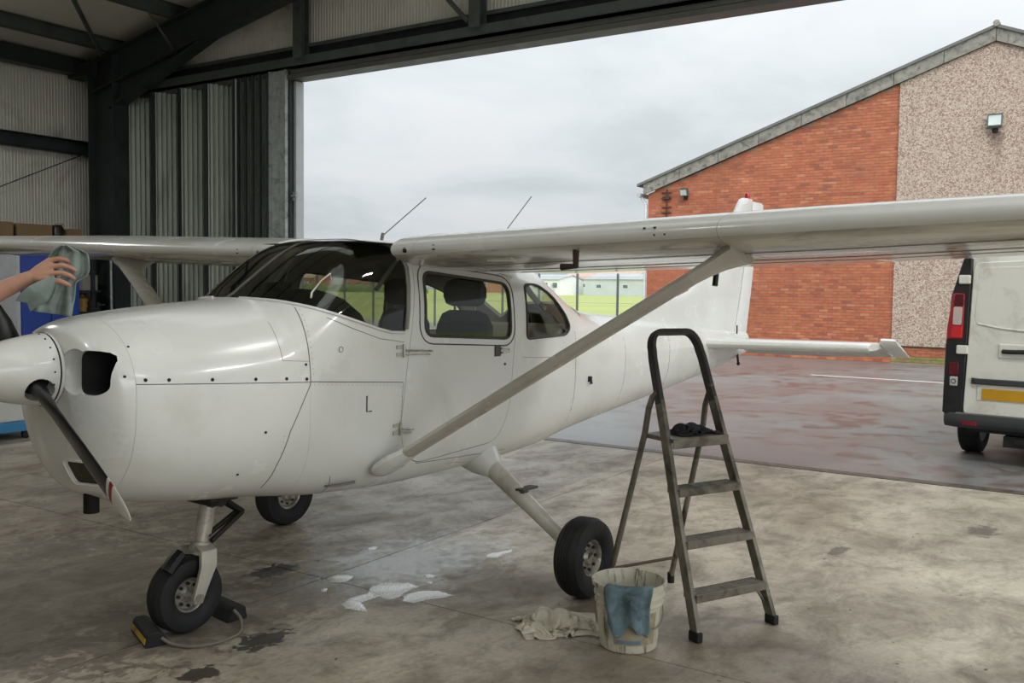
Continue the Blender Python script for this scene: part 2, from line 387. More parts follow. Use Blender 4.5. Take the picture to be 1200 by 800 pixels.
# gable posts and a diagonal
for y in (5.42, 2.57, -.4, -3.3, -6.2):
    mb = ibeam(MB(), (5.86, y, 4.70), (5.86, y, rz_(y)-.05), .14, .15, (1,0,0), .012, .01)
    struct('trim_%d' % tn, mb, steel_grey, smooth=0); tn += 1
struct('trim_%d' % tn, MB().tube([(5.8, 2.66, 4.78), (5.8, 3.9, rz_(3.9)-.4)], .03, 6), steel_grey); tn += 1
# jamb: galvanised channel, dark return, pale edge strip with a latch
jb = MB(); jb.b2((5.90, 5.72, 0), (5.92, 6.04, 4.6)); jb.b2((5.86, 5.72, 0), (5.92, 5.735, 4.6)); jb.b2((5.86, 6.02, 0), (5.92, 6.04, 4.6)); jb.b2((5.895, 5.87, 0), (5.90, 5.89, 4.5))
struct('trim_%d' % tn, jb, galv, smooth=0); tn += 1
struct('trim_%d' % tn, MB().b2((5.925, 5.70, 0), (6.16, 5.9, 4.62)), steel_dark, smooth=0); tn += 1
struct('trim_%d' % tn, MB().b2((6.0, 5.655, 0), (6.14, 5.70, 4.46)), mat('pale_edge_strip', '#b9bfc0', .5), smooth=0); tn += 1
struct('trim_%d' % tn, MB().b2((5.97, 5.63, 2.86), (6.0, 5.74, 2.98)).tube([(5.95,5.62,2.92),(5.95,5.78,2.92)], .012, 8), galv, smooth=0); tn += 1
# folding door leaves, box-ribbed steel, stacked open at the left
def leaf(n_, a, b, z1=4.56, ribs=8):
    a, b = Vector((a[0], a[1], 0)), Vector((b[0], b[1], 0)); t = (b-a); L = t.length; t.normalize(); nn = Vector((-t.y, t.x, 0))
    e = empty('door_%d' % n_, (0,0,0), HT, 'structure')
    mb = MB(); pit = L/ribs; pr = []
    for i in range(ribs): pr += [(i*pit, 0), (i*pit+pit*.5, 0), (i*pit+pit*.55, .035), (i*pit+pit*.95, .035)]
    pr.append((L, 0)); m = len(pr)
    mb.add([a+t*s_+nn*k+Vector((0,0,z)) for z in (.04, z1) for s_, k in pr], [(i, i+1, m+i+1, m+i) for i in range(m-1)])
    mb.build('ribbed_sheet', leaf_green, e, 0, fix=False)
    st = MB()
    for q in (a, b): st.box(q+Vector((0,0,z1/2+.02)), (.035,.035,z1-.04))
    st.build('edge_post', steel_dark, e, 0)
ys = [9.07, 8.43, 7.84, 7.27]
for k, y in enumerate(ys):
    leaf(2*k+1, (5.80, y), (6.16, y-.44))
    leaf(2*k+2, (6.16, y-.44), (5.80, y-.60), ribs=5)
for k in range(5):
    y = 6.64-k*.145; leaf(9+k, (5.86, y), (6.2, y-.05), 4.58, 4)
MB().b2((6.30, 6.0, 0), (6.33, 10.45, 4.95)).build('light_leak_sheet', steel_dark, wf, 0)  # added sheet that stops light leaking between the stacked leaves
# ------------------------------------------------------------------ outside: tarmac, field, fence, far buildings
def tarmac_mat():
    t = NT('wet_tarmac'); p = t.wpos()
    big = t.noise(t.scalev(p, (1.0,.8,1)), .5, 6, .6, .3); fine = t.noise(p, 55, 5, .7); mid = t.noise(p, 2.2, 6, .65, .6)
    c = t.mix(t.map(fine, .3, .7), lin('#62625f'), lin('#939290'))
    rust = t.math('MULTIPLY', t.map(mid, .50, .60), t.map(t.noise(p, .35, 4, .5, .4), .44, .56))
    c = t.mix(t.math('MULTIPLY', rust, .7), c, lin('#5a382b'))
    wet = t.map(t.math('ADD', big, t.math('MULTIPLY', mid, .25)), .46, .66)
    c = t.mix(t.math('MULTIPLY', wet, .25), c, lin('#555558'))
    t.set(Base_Color=c, Roughness=t.map(wet, 0, 1, .55, .30), Specular_IOR_Level=t.map(wet, 0, 1, .35, .6))
    t.bump(t.math('MULTIPLY', fine, t.map(wet, 0, 1, 1, .6)), .55, .012); return t.m
MT = tarmac_mat()
struct('ground', MB().add([(6.0,-60,-.02),(33,-60,-.02),(33,90,-.02),(6.0,90,-.02)], [(0,1,2,3)]).add([(-60,-60,-.02),(6.0,-60,-.02),(6.0,-12.0,-.02),(-60,-12.0,-.02)], [(0,1,2,3)]), MT, smooth=0)
def grass_mat():
    t = NT('mown_grass'); p = t.wpos()
    c = t.mix(t.map(t.noise(p, .06, 5), .35, .65), lin('#a8ad66'), lin('#98a455'))
    c = t.mix(t.math('MULTIPLY', t.map(t.noise(p, 3, 6, .7), .4, .7), .3), c, lin('#7c8a46'))
    t.set(Base_Color=c, Roughness=.9); return t.m
gq = MB().add([(33,-80,-.03),(420,-80,-.03),(420,420,-.03),(33,420,-.03)], [(0,1,2,3)]).add([(6,90,-.03),(33,90,-.03),(33,420,-.03),(6,420,-.03)], [(0,1,2,3)]).add([(-60,10.6,-.03),(6.0,10.6,-.03),(6.0,420,-.03),(-60,420,-.03)], [(0,1,2,3)])
g = struct('field', gq, grass_mat(), smooth=0)
def hz(o): o.rotation_euler.z = HT; return o
ml = MB().b2((16.60, -4.2, -.02), (16.70, 1.62, -.016)).build('painted_line', mat('worn_white_line', '#cfcfcb', .6, 0, .1, 8), None, 0)
tag(hz(ml), 'thin white line painted across the wet tarmac before the brick building', 'road marking')
# perimeter fence
fe = thing('chain_link_fence', 'grey chain-link fence with steel posts along the grass field', 'fence', (0,0,0), HT)
fpost = mat('fence_post_grey', '#6d7072', .5, .4); fwire = mat('fence_wire', '#a5a9a8', .5, .4)
pm = MB().tube([(0,0,-.02),(0,0,2.28)], .05, 8).ball((0,0,2.28), .055, 8).mesh('post')
for k in range(19):
    y = 9.262+k*1.806
    o = link('post', pm, fpost, fe) if k == 0 else bpy.data.objects.new('post', pm)
    if k: C.objects.link(o); o.parent = fe
    o.location = (30, y, 0)
mb = MB()
for z in (.12, 1.15, 2.18): mb.tube([(30, 9.2, z), (30, 41.8, z)], .006, 4)
k = 9.25
while k < 41.6:
    for s in (1, -1):
        y0, y1 = (k, k+2.06) if s > 0 else (k+2.06, k)
        mb.tube([(30.01*1.0, y0, .12), (30.01, y1, 2.18)], .0028, 3, cap=False)
    k += .14
w_ = mb.build('wire_mesh', fwire, fe, 0, fix=False); w_['kind'] = 'stuff'
# far sheds and houses across the field; haze put into cladding and tile colours
wallw = mat('hazed_pale_cladding', '#dadddd', .6, 0, .06, .4); wallg = mat('hazed_grey_cladding', '#b9c0c0', .6, 0, .06, .4)
brickfar = mat('far_house_brick', '#a8705a', .8, 0, .1, .8); tilef = mat('hazed_clay_tiles', '#b39a8e', .8, 0, .12, .8); slate = mat('far_grey_roof', '#a3a9ab', .7, 0, .1, .5); winf = mat('far_window_glass', '#59646c', .2)
def house(name, label, cat, x, y, w, dp, h, rh, wm, rm, nwin, group=None, tall=1.2, door=True):
    e = thing(name, label, cat, (x*math.cos(HT)-y*math.sin(HT), x*math.sin(HT)+y*math.cos(HT), -.03), HT, group)
    mb = MB().b2((0,-w/2,0),(dp,w/2,h)); mb.prism([(0,h),(dp,h),(dp/2,h+rh)], -w/2, w/2, lambda p, q: (p[0], q, p[1])); mb.build('wall', wm, e, 0)
    for s in (0, 1):
        x0, x1 = (-.3, dp/2) if s == 0 else (dp+.3, dp/2)
        MB().add([(x0,-w/2-.3,h-.1),(x0,w/2+.3,h-.1),(x1,w/2+.3,h+rh+.1),(x1,-w/2-.3,h+rh+.1),(x0,-w/2-.3,h+.1),(x0,w/2+.3,h+.1),(x1,w/2+.3,h+rh+.3),(x1,-w/2-.3,h+rh+.3)],
                 [(0,1,2,3),(4,5,6,7),(0,1,5,4),(1,2,6,5),(2,3,7,6),(3,0,4,7)]).build('roof', rm, e, 0)
    for k in range(nwin):
        yy = -w/2+w*(k+.5)/nwin
        f = MB().b2((-.06, yy-.75, h*.45), (.05, yy+.75, h*.45+tall)).build('window', wallw, e, 0)
        MB().b2((-.08, yy-.65, h*.45+.1), (.0, yy+.65, h*.45+tall-.1)).build('pane', winf, f, 0)
    if door: MB().b2((-.08, -w/2+w*.12, 0), (.05, -w/2+w*.12+min(4, w*.12), min(h*.72, 3.2))).build('door', wallg, e, 0)
    return e
house('storage_shed', 'long pale shed with grey roof across the field, left of the brick building', 'shed', 205, 99, 22, 14, 4.1, 1.2, wallg, slate, 3, tall=1.0)
house('storage_shed', 'white shed with a row of dark doors across the field, farthest left under the wing', 'shed', 198, 119, 11, 12, 3.9, 1.0, wallw, slate, 4, tall=1.4)
house('brick_house', 'low house with clay-tiled roof behind the long pale shed', 'house', 245, 128, 24, 12, 4.6, 2.2, wallg, tilef, 5)
hx_ = [(250, 178, 16, 'terracotta-roofed house seen through the windshield, far across the field'), (240, 215, 20, 'wide terracotta-roofed house seen through the cabin windows, left half of the field'),
       (255, 262, 15, 'small terracotta-roofed house far left across the field, seen through the door window'), (250, 310, 22, 'far-left terracotta-roofed house partly hidden by the hangar doors')]
for (x, y, w, lb) in hx_: house('brick_house', lb, 'house', x, y, w, 10, 4.6, 2.6, brickfar, tilef, 4, 'houses beyond the field')
hedge_m = mat('hedge_green', '#6b7a48', .95, 0, .3, 1.2, ('#46542e', .45, .7, 2), .5, 3)
def hedge(y0, y1, x, h, lb):
    mb = MB(); n = int((y1-y0)/2.0); rings = []
    for i in range(n+1):
        y = y0+(y1-y0)*i/n; ring = []
        for q in range(10):
            a = PI*q/9; k = 1+.25*mnoise.noise((x*.1, y*.35, q*.6))
            ring.append((x+2.2*math.cos(a)*k, y, max(0, h*math.sin(a)*k)-.03))
        rings.append(ring)
    o = hz(mb.loft(rings).build('hedge', hedge_m, None, 60)); tag(o, lb, 'hedge'); return o
hedge(150, 400, 190, 2.0, 'long low green hedge across the far side of the field')

# ------------------------------------------------------------------ brick and pebbledash building
BX = 21.28
bd = thing('brick_building', 'red brick building with a pebbledash gable and grey verge across the tarmac', 'building', (0,0,0), HT)
def roof_z(y): return 4.40+(7.57-y)*.357 if y > -1.09 else 4.40+8.66*.357-(-1.09-y)*.40
def brick_mat(i, col):
    t = NT('brick_%d' % i); p = t.wpos()
    c = t.mix(t.map(t.noise(p, 7, 5, .7), .3, .7), tuple(x*.82 for x in lin(col)[:3])+(1,), tuple(min(1, x*1.15) for x in lin(col)[:3])+(1,))
    c = t.mix(t.math('MULTIPLY', t.map(t.noise(p, .8, 4, .6), .5, .7), .3), c, lin('#7b4a38'))
    t.set(Base_Color=c, Roughness=.85); t.bump(t.noise(p, 120, 4), .2, .004); return t.m
BM = [brick_mat(i, c) for i, c in enumerate(('#b4694a', '#b06548', '#b86f4f', '#a85e44', '#9b5a44', '#c07c5b'))]
mortar = mat('mortar', '#9a8573', .9, 0, .15, 9)
MB().prism([(7.57,-.05),(7.57,roof_z(7.57)),(.96,roof_z(.96)),(.96,-.05)], BX, BX+.25, lambda p, h: (h, p[0], p[1])).build('brick_wall', mortar, bd, 0)
bl, bh, j = .213, .063, .012
cells = []
r = 0; z = 0.0
while z < 7:
    off = 0 if r % 2 == 0 else .1125
    y = 7.57+.1125-off
    while y > .97:
        y1, y0 = min(7.57, y), max(.965, y-bl)
        y -= bl+j
        if y1-y0 < .04: continue
        zt = min(z+bh, roof_z((y0+y1)/2)-.02)
        if zt-z < .03: continue
        cells.append((y0, y1, z, zt))
    z += bh+j; r += 1
seen = sorted([c for c in cells if .50 < c[2] < 2.0], key=lambda c: c[1])[:300]
sset = set(seen)
wts = [0,0,0,1,1,1,2,2,2,3,0,1,2,4,5]
bm_mesh = {}
mbs = MB(); wall_o = bpy.data.objects['brick_wall']
rb = random.Random(3)
for c in cells:
    mi = rb.choice(wts); pr = .006+rb.random()*.005
    if c in sset:
        key = (mi, round(c[1]-c[0], 3), round(c[3]-c[2], 3))
        if key not in bm_mesh:
            me = MB().b2((-.009, 0, 0), (.01, c[1]-c[0], c[3]-c[2])).mesh('brick'); me.materials.append(BM[mi]); bm_mesh[key] = me
        o = bpy.data.objects.new('brick', bm_mesh[key]); C.objects.link(o); o.parent = wall_o; o.location = (BX-pr+.008, c[0], c[2])
    else:
        mbs.add([(BX-pr,c[0],c[2]),(BX-pr,c[1],c[2]),(BX-pr,c[1],c[3]),(BX-pr,c[0],c[3]),(BX+.005,c[0],c[2]),(BX+.005,c[1],c[2]),(BX+.005,c[1],c[3]),(BX+.005,c[0],c[3])],
                [(0,1,2,3),(0,1,5,4),(1,2,6,5),(2,3,7,6),(3,0,4,7)], mi)
o = mbs.build('bricks_beyond', BM, wall_o, 0); o['kind'] = 'stuff'
def pebble_mat():
    t = NT('pebbledash'); p = t.wpos()
    v = t.n('TexVoronoi', Vector=p, Scale=38.0); v2 = t.n('TexVoronoi', Vector=p, Scale=38.0, feature='DISTANCE_TO_EDGE')
    w = t.n('SeparateColor', i0=v.outputs['Color'])
    c = t.mix(t.map(w.outputs[0], 0, 1), lin('#b3a191'), lin('#d3c5b3'))
    c = t.mix(t.map(w.outputs[1], .62, .8), c, lin('#9a7f70'))
    c = t.mix(t.map(v2.outputs['Distance'], 0, .09, .8, 0), c, lin('#7d6b5e'))
    # the dark streak below the floodlight
    q = t.n('VectorMath', operation='SUBTRACT', i0=t.pos(), i1=(0, -1.17, 0)).outputs[0]; sp = t.n('SeparateXYZ', i0=q)
    k = t.math('MULTIPLY', t.map(t.math('ABSOLUTE', sp.outputs[1]), .05, .22, 1, 0), t.math('MULTIPLY', t.map(sp.outputs[2], 4.35, 5.3), t.map(sp.outputs[2], 5.4, 5.45, 1, 0)))
    k = t.math('MULTIPLY', k, t.map(t.noise(p, 5, 4), .3, .6))
    c = t.mix(t.math('MULTIPLY', k, .75), c, lin('#54463b'))
    t.set(Base_Color=c, Roughness=.9); t.bump(v2.outputs['Distance'], .8, .02); return t.m
MB().prism([(.96,.42),(.96,roof_z(.96)),(-1.09,roof_z(-1.09)),(-9.5,roof_z(-9.5)),(-9.5,.42)], BX-.045, BX+.25, lambda p, h: (h, p[0], p[1])).build('pebbledash_panel', pebble_mat(), bd, 0)
MB().b2((BX-.06, -9.5, .395), (BX, .96, .42)).build('bell_cast', mat('dark_bead', '#3a2f28', .8), bd, 0)
moss = mat('mossy_brick', '#8a7a52', .95, 0, .3, 6, ('#77833c', .4, .6, 3), .3, 80)
pl = MB().b2((BX, -9.5, -.05), (BX+.2, .96, .41)).build('plinth', mortar, bd, 0)
mb = MB(); mm = MB()
for r in range(5):
    y = .955-(0 if r % 2 == 0 else .1125)
    while y > -9.4:
        z0 = .025+r*(bh+j)
        (mb if r > 1 else mm).b2((BX-.01-rb.random()*.004, y-bl, z0), (BX+.01, y, z0+bh), rb.choice(wts) if r > 1 else 0)
        y -= bl+j
mb.build('plinth_bricks', BM, pl, 0)['kind'] = 'stuff'; mm.build('mossy_bricks', [moss], pl, 0)['kind'] = 'stuff'
# verge boards down the slope, each a segment, then the sheet roof edge above
vm = mat('weathered_verge', '#8d8a80', .85, 0, .2, 5, ('#5f605a', .48, .66, 6), .3, 30)
ysg = [7.68, 6.6, 5.5, 4.4, 3.3, 2.2, 1.1, 0.0, -1.09]
def vz(y): return 4.40+(7.57-y)*.357 if y >= -1.09 else 4.40+8.66*.357-(-1.09-y)*.40
for y1, y0 in list(zip(ysg[:-1], ysg[1:]))+[(-1.09, -2.4), (-2.4, -3.7), (-3.7, -5), (-5, -6.3), (-6.3, -9.6)]:
    e_ = .006
    MB().prism([(y1-e_, vz(y1-e_)), (y1-e_, vz(y1-e_)+.31), (y0+e_, vz(y0+e_)+.31), (y0+e_, vz(y0+e_))], BX-.13, BX-.09, lambda p, h: (h, p[0], p[1])).build('verge_board', vm, bd, 0, .006, seg=1)
rf = mat('asbestos_roof', '#6d6e69', .9, 0, .2, 3)
for s in ((7.85, -1.09), (-1.09, -9.9)):
    y1, y0 = s
    MB().prism([(y1, vz(y1)+.30), (y1, vz(y1)+.37), (y0, vz(y0)+.37), (y0, vz(y0)+.30)], BX-.18, BX+14, lambda p, h: (h, p[0], p[1])).build('roof', rf, bd, 0)
MB().tube([(BX-.2, -1.09, vz(-1.09)+.38), (BX+14, -1.09, vz(-1.09)+.34)], .075, 8).build('ridge_tile', vm, bd)
MB().b2((BX+.02, 7.5, -.05), (BX+14, 7.57, 4.35)).b2((BX+13.8, -9.5, -.05), (BX+14, 7.57, 4.35)).build('side_wall', mortar, bd, 0)
MB().tube([(BX+.06, 7.66, 0), (BX+.06, 7.66, 4.1), (BX+.06, 7.80, 4.3)], .04, 10).build('downpipe', mat('white_plastic_pipe', '#d8dbdb', .4), bd)
MB().tube([(BX-.1, 7.83, 4.37), (BX+14, 7.83, 4.37)], .065, 8).build('gutter', mat('pale_gutter', '#b9bdbd', .4), bd)
rust_m = mat('rusty_iron', '#4a3a33', .8, .2, .3, 12)
mb = MB(); mb.tube([(BX-.05, 6.98, 3.6), (BX-.05, 6.98, 4.5)], .02, 6)
for z in (3.7, 3.85, 4.0, 4.25, 4.4): mb.tube([(BX-.05, 6.84, z), (BX-.05, 7.14, z)], .016, 6)
mb.b2((BX-.09, 6.9, 4.22), (BX-.01, 7.1, 4.3)); mb.build('cable_bracket', rust_m, bd, 0)
# two lamps on the wall
def floodlight(label, y, z, w, h, tilt, mounted):
    e = thing('floodlight', label, 'light', (0,0,0), HT)
    e.location = (BX*math.cos(HT)-y*math.sin(HT), BX*math.sin(HT)+y*math.cos(HT), z)
    R = rot('Y', -tilt); g = mat('green_grey_casting', '#566059', .5, .3); 
    hs = MB().box((-.17,0,0), (.13, w, h), R).box((-.235,0,h/2), (.02, w+.03, .02), R).box((-.235,0,-h/2), (.02, w+.03, .02), R)
    hs.build('housing', g, e, 0, .008)
    MB().box(R @ Vector((-.07,0,0))+Vector((-.17,0,0)), (.012, w*.86, h*.8), R).build('lens', mat('frosted_lens', '#c3cdc9', .15), e, 0)
    MB().b2((-.12,-.03,-h/2-.08),(-.045,.03,-h/2)).b2((-.075,-.06,-h/2-.1),(-.045,.06,-h/2+.05)).build('bracket', mat('dark_bracket', '#2c2b29', .6), e, 0, .004)
    return e
floodlight('square floodlight high on the pebbledash gable, dark streak below', -1.14, 5.66, .30, .30, -.2, True)
floodlight('small dark lamp on the brick wall near the left eaves', 6.42, 4.38, .20, .20, .35, True)
# ------------------------------------------------------------------ the airplane (x runs aft from the firewall, y to starboard)
paint = mat('white_aircraft_paint', '#e2e3df', .24, 0, .03, 2.5, ('#cfccc1', .5, .85, 1.6), coat=.5, rvar=.05)
cabin_in = mat('grey_cabin_trim', '#8d8a82', .8, 0, .1, 6)
dark_in = mat('dark_interior', '#25272a', .75, 0, .15, 8)
wing_seam = mat('fine_seam', '#8a877d', .6); seal = mat('dark_seam', '#4c4b46', .7); rubber = mat('window_rubber', '#3e3f3d', .6)
chrome = mat('worn_bright_metal', '#b9b7ae', .3, .8, .1, 20); screw = mat('dark_screw', '#2b2a28', .5, .4)
black = mat('satin_black', '#101113', .35, 0, .15, 8); tyre_m = mat('tyre_rubber', '#191a1c', .7, 0, .25, 14, None, .2, 60)
glass = glass_mat('tinted_window_glass', '#f0f1ec'); wglass = glass_mat('smoked_windshield', '#c6c8c2', .05)
AP = thing('airplane', 'white high-wing single-engine propeller airplane parked in the hangar doorway', 'airplane')
fw = interp([-.86,-.845,-.81,-.74,-.60,-.46,-.25,0,.15,.4,.7,1.0,1.5,2.0,2.4,2.8,3.3,4.0,5.0,6.0,6.75], [.17,.27,.345,.405,.445,.465,.488,.505,.515,.53,.545,.55,.55,.535,.505,.455,.385,.305,.205,.115,.05])
fzt = interp([-.86,-.845,-.81,-.74,-.60,-.46,-.25,0,.06,.15,.30,.45,.58,.7,.9,1.4,1.9,2.15,2.4,2.7,3.0,3.3,4.0,5.0,6.0,6.75], [1.50,1.52,1.54,1.565,1.588,1.605,1.625,1.645,1.655,1.715,1.82,1.915,1.965,1.98,1.985,1.98,1.96,1.92,1.83,1.70,1.59,1.54,1.49,1.40,1.32,1.27])
fzb = interp([-.86,-.845,-.81,-.74,-.60,-.46,-.25,0,.4,1.0,1.7,2.3,2.9,4.0,5.0,6.0,6.75], [1.15,.98,.885,.79,.735,.705,.68,.655,.605,.58,.585,.60,.65,.74,.83,.94,1.05])
fzc = interp([-.86,-.6,0,1.0,2.0,3.0,4.5,6.75], [1.34,1.20,1.15,1.18,1.18,1.15,1.14,1.16])
fnu = interp([-.86,-.5,0,.5,1.0,2.0,2.6,3.5,6.75], [2.1,2.3,2.6,3.4,4.2,4.0,3.0,2.5,2.2])
fnl = interp([-.86,-.5,0,.5,1.0,2.0,3.0,6.75], [2.2,2.6,2.9,3.4,3.8,3.4,2.6,2.2])
def ring(x, ins=0., n=88):
    w, zt, zb, zc = fw(x)-ins, fzt(x)-ins, fzb(x)+ins, fzc(x); pts = []
    for i in range(n):
        a = 2*PI*i/n; c, s = math.cos(a), math.sin(a)
        e = 2/(fnu(x) if s >= 0 else fnl(x))
        y = w*math.copysign(abs(c)**e, c); z = zc+(zt-zc if s >= 0 else zc-zb)*math.copysign(abs(s)**e, s)
        pts.append((x, y, z))
    return pts
def skin_y(x, z, out=0.):
    zc = fzc(x); h, n = (fzt(x)-zc, fnu(x)) if z >= zc else (zc-fzb(x), fnl(x))
    q = min(.9999, abs(z-zc)/h)
    return fw(x)*(1-q**n)**(1/n)+out
def skin_z(x, y, top=True):
    zc = fzc(x); n = fnu(x) if top else fnl(x); h = fzt(x)-zc if top else zc-fzb(x)
    q = min(.9999, abs(y)/fw(x)); d = h*(1-q**n)**(1/n)
    return zc+d if top else zc-d
def near(x, z, out=.001): return (x, -skin_y(x, z, out), z)
def stations(x0, x1, st):
    n = max(1, int(math.ceil((x1-x0)/st))); return [x0+(x1-x0)*i/n for i in range(n+1)]
def shell(x0, x1, st, t0, t1, mi_in=0):
    """closed thick skin between two insets"""
    mb = MB(); xs = stations(x0, x1, st); n = 88
    o = [ring(x, t0, n) for x in xs]; i = [ring(x, t1, n) for x in xs]
    b = len(mb.v); mb.loft(o, False, False); c = len(mb.v); mb.loft(i, False, False, mi=mi_in)
    k = (len(xs)-1)*n
    for j in range(n):
        j2 = (j+1) % n
        mb.f.append((b+j, c+j, c+j2, b+j2)); mb.m.append(mi_in); mb.f.append((b+k+j, b+k+j2, c+k+j2, c+k+j)); mb.m.append(mi_in)
    return mb
def xz_prism(poly, y0, y1): return MB().prism(poly, y0, y1, lambda p, h: (p[0], h, p[1]))
# outlines read on the side of the cabin
WS = [(-.3,1.665),(.02,1.662),(.12,1.640),(.25,1.605),(.43,1.55),(.61,1.495),(.70,1.475),(.80,1.470),(.815,1.49),(.885,1.90),(.86,1.95),(.74,1.968),(.70,2.2),(-.3,2.2)]
WD = rnd_poly([(.985,1.805),(1.762,1.742),(1.762,1.405),(.962,1.450)], .07, 5)
WR = rnd_poly([(1.955,1.74),(2.12,1.745),(2.35,1.665),(2.50,1.54),(2.545,1.45),(2.47,1.405),(1.945,1.395)], [.04,.12,.12,.1,.06,.08,.04], 5)
DR = rnd_poly([(.925,1.865),(1.80,1.80),(1.815,1.42),(1.755,.95),(1.66,.77),(.93,.735),(.80,.84),(.775,.98),(.82,1.3)], [.06,.06,.05,.2,.08,.1,.1,.1,.1], 5)
def grow(poly, d):
    cx = sum(p[0] for p in poly)/len(poly); cy = sum(p[1] for p in poly)/len(poly); out = []
    k = len(poly)
    for i in range(k):
        a, b = Vector(poly[i-1]), Vector(poly[(i+1) % k]); t = (b-a); t.normalize(); n = Vector((t.y, -t.x))
        if n.dot(Vector(poly[i])-Vector((cx, cy))) < 0: n = -n
        out.append((poly[i][0]+n.x*d, poly[i][1]+n.y*d))
    return out
BW = [(-.1,.0)]
# rear window: a band over the top behind the cabin
RW = [(2.36,1.775),(2.30,2.1),(2.62,2.1),(2.93,1.70),(2.86,1.50),(2.80,1.48)]
fu = shell(.1665, 6.75, .06, 0, .018, 1).build('fuselage', [paint, cabin_in], AP)
booled(fu, [(xz_prism(WS, -1, 1), 'DIFFERENCE'), (xz_prism(DR, -1, -.2), 'DIFFERENCE'), (xz_prism(WD, .2, 1), 'DIFFERENCE'), (xz_prism(WR, -1, -.2), 'DIFFERENCE'), (xz_prism(WR, .2, 1), 'DIFFERENCE'), (xz_prism(RW, -.36, .36), 'DIFFERENCE')])
MB().loft([ring(6.745), [(6.80+.05*0, y*.2, 1.16+(z-1.16)*.3) for x, y, z in ring(6.745)]]).build('tail_cone', paint, AP)
dr = shell(.6, 2.0, .05, 0, .018, 1).build('door', [paint, cabin_in], AP)
booled(dr, [(xz_prism(grow(DR, -.004), -1, -.2), 'INTERSECT'), (xz_prism(WD, -1, -.2), 'DIFFERENCE')])
def pane(name, x0, x1, prism, m, parent=AP):
    o = shell(x0, x1, .05, .005, .009).build(name, m, parent); booled(o, [(prism, 'INTERSECT')]); return o
pane('windshield', -.05, 1.0, xz_prism(WS, -1, 1), wglass)
pane('door_window', .9, 1.85, xz_prism(WD, -1, -.2), glass, dr)
pane('side_window', .9, 1.85, xz_prism(WD, .2, 1), glass)
pane('rear_side_window', 1.85, 2.6, xz_prism(WR, -1, -.2), glass); pane('rear_side_window', 1.85, 2.6, xz_prism(WR, .2, 1), glass)
pane('rear_window', 2.2, 3.0, xz_prism(RW, -.36, .36), glass)
def skin_line(pts, n=12, out=.0008, side=-1):
    q = []
    for a, b in zip(pts[:-1], pts[1:]):
        for i in range(n): t = i/n; q.append((a[0]+(b[0]-a[0])*t, a[1]+(b[1]-a[1])*t))
    q.append(pts[-1])
    return [(x, side*skin_y(x, z, out), z) for x, z in q]
for s, par in ((-1, dr), (1, AP)):
    MB().tube(skin_line(WD+[WD[0]], 2, .002, s), .009, 8).build('window_seal', rubber, par)
    MB().tube(skin_line(WR+[WR[0]], 2, .002, s), .008, 8).build('window_seal', rubber, AP)
mb = MB(); mb.tube(skin_line(grow(WD, .045)+[grow(WD, .045)[0]], 2, .0), .004, 6); mb.build('window_frame', seal, dr)
# windshield edge trim, base strip and centre strip
for s in (-1, 1):
    MB().tube([(x, s*skin_y(x, z, .002), z) for x, z in [(.815,1.49),(.835,1.6),(.855,1.72),(.875,1.82),(.895,1.925)]], .012, 8).build('windshield_edge', mat('grey_edge_trim', '#8d8b82', .5), AP)
mb = MB()
for s in (-1, 1): mb.tube(skin_line([(.80,1.472),(.70,1.477),(.61,1.497),(.43,1.552),(.25,1.607),(.12,1.642),(.06,1.652)], 4, .002, s), .008, 6)
mb.build('windshield_base_strip', paint, AP)
cs = [(x, 0, fzt(x)-.012) for x in (.06,.12,.2,.3,.4,.5,.6)]
MB().tube(cs, .011, 8, sx=1.2).build('windshield_centre_strip', mat('dark_centre_strip', '#5b5a54', .5), AP)
# --- cowling: front bowl, upper half, lower half, with the air inlets cut in
cz0 = lambda x: 1.30-(x+.78)*.055
def cow(x0, x1, up, name):
    o = shell(x0, x1, .03, 0, .008).build(name, [paint], AP)
    bm = bmesh.new(); bm.from_mesh(o.data)
    n_ = Vector((.055, 0, 1)).normalized()
    g_ = bm.verts[:]+bm.edges[:]+bm.faces[:]
    bmesh.ops.bisect_plane(bm, geom=g_, plane_co=(-.78, 0, 1.30+(.0018 if up else -.0018)), plane_no=n_, clear_inner=up, clear_outer=not up)
    bm.to_mesh(o.data); bm.free()
    o.data.polygons.foreach_set('use_smooth', [True]*len(o.data.polygons)); o.data.set_sharp_from_angle(angle=math.radians(40)); return o
uc = cow(-.70, .166, True, 'upper_cowling'); booled(uc, [(xz_prism(WS, -1, 1), 'DIFFERENCE')]); cow(-.70, .166, False, 'lower_cowling')
nb = MB().loft([ring(x) for x in stations(-.86, -.7015, .012)]).build('nose_bowl', [paint], AP)
def inlet(s):
    return rnd_poly([(s*.235,1.44),(s*.372,1.43),(s*.37,1.275),(s*.33,1.25),(s*.235,1.252)], [.04,.07,.06,.05,.04], 4)
yz = lambda poly, a, b: MB().prism(poly, a, b, lambda p, h: (h, p[0], p[1]))
booled(nb, [(MB().ball((-.845,s*.205,1.345), 1, 32, 0, (.06,.095,.098)), 'DIFFERENCE') for s in (-1, 1)]+[(yz(inlet(-1), -1, -.60), 'DIFFERENCE'), (yz(inlet(1), -1, -.60), 'DIFFERENCE'), (yz(rnd_poly([(-.235,.955),(-.085,.955),(-.085,.85),(-.235,.85)], .02, 2), -1, -.60), 'DIFFERENCE')])
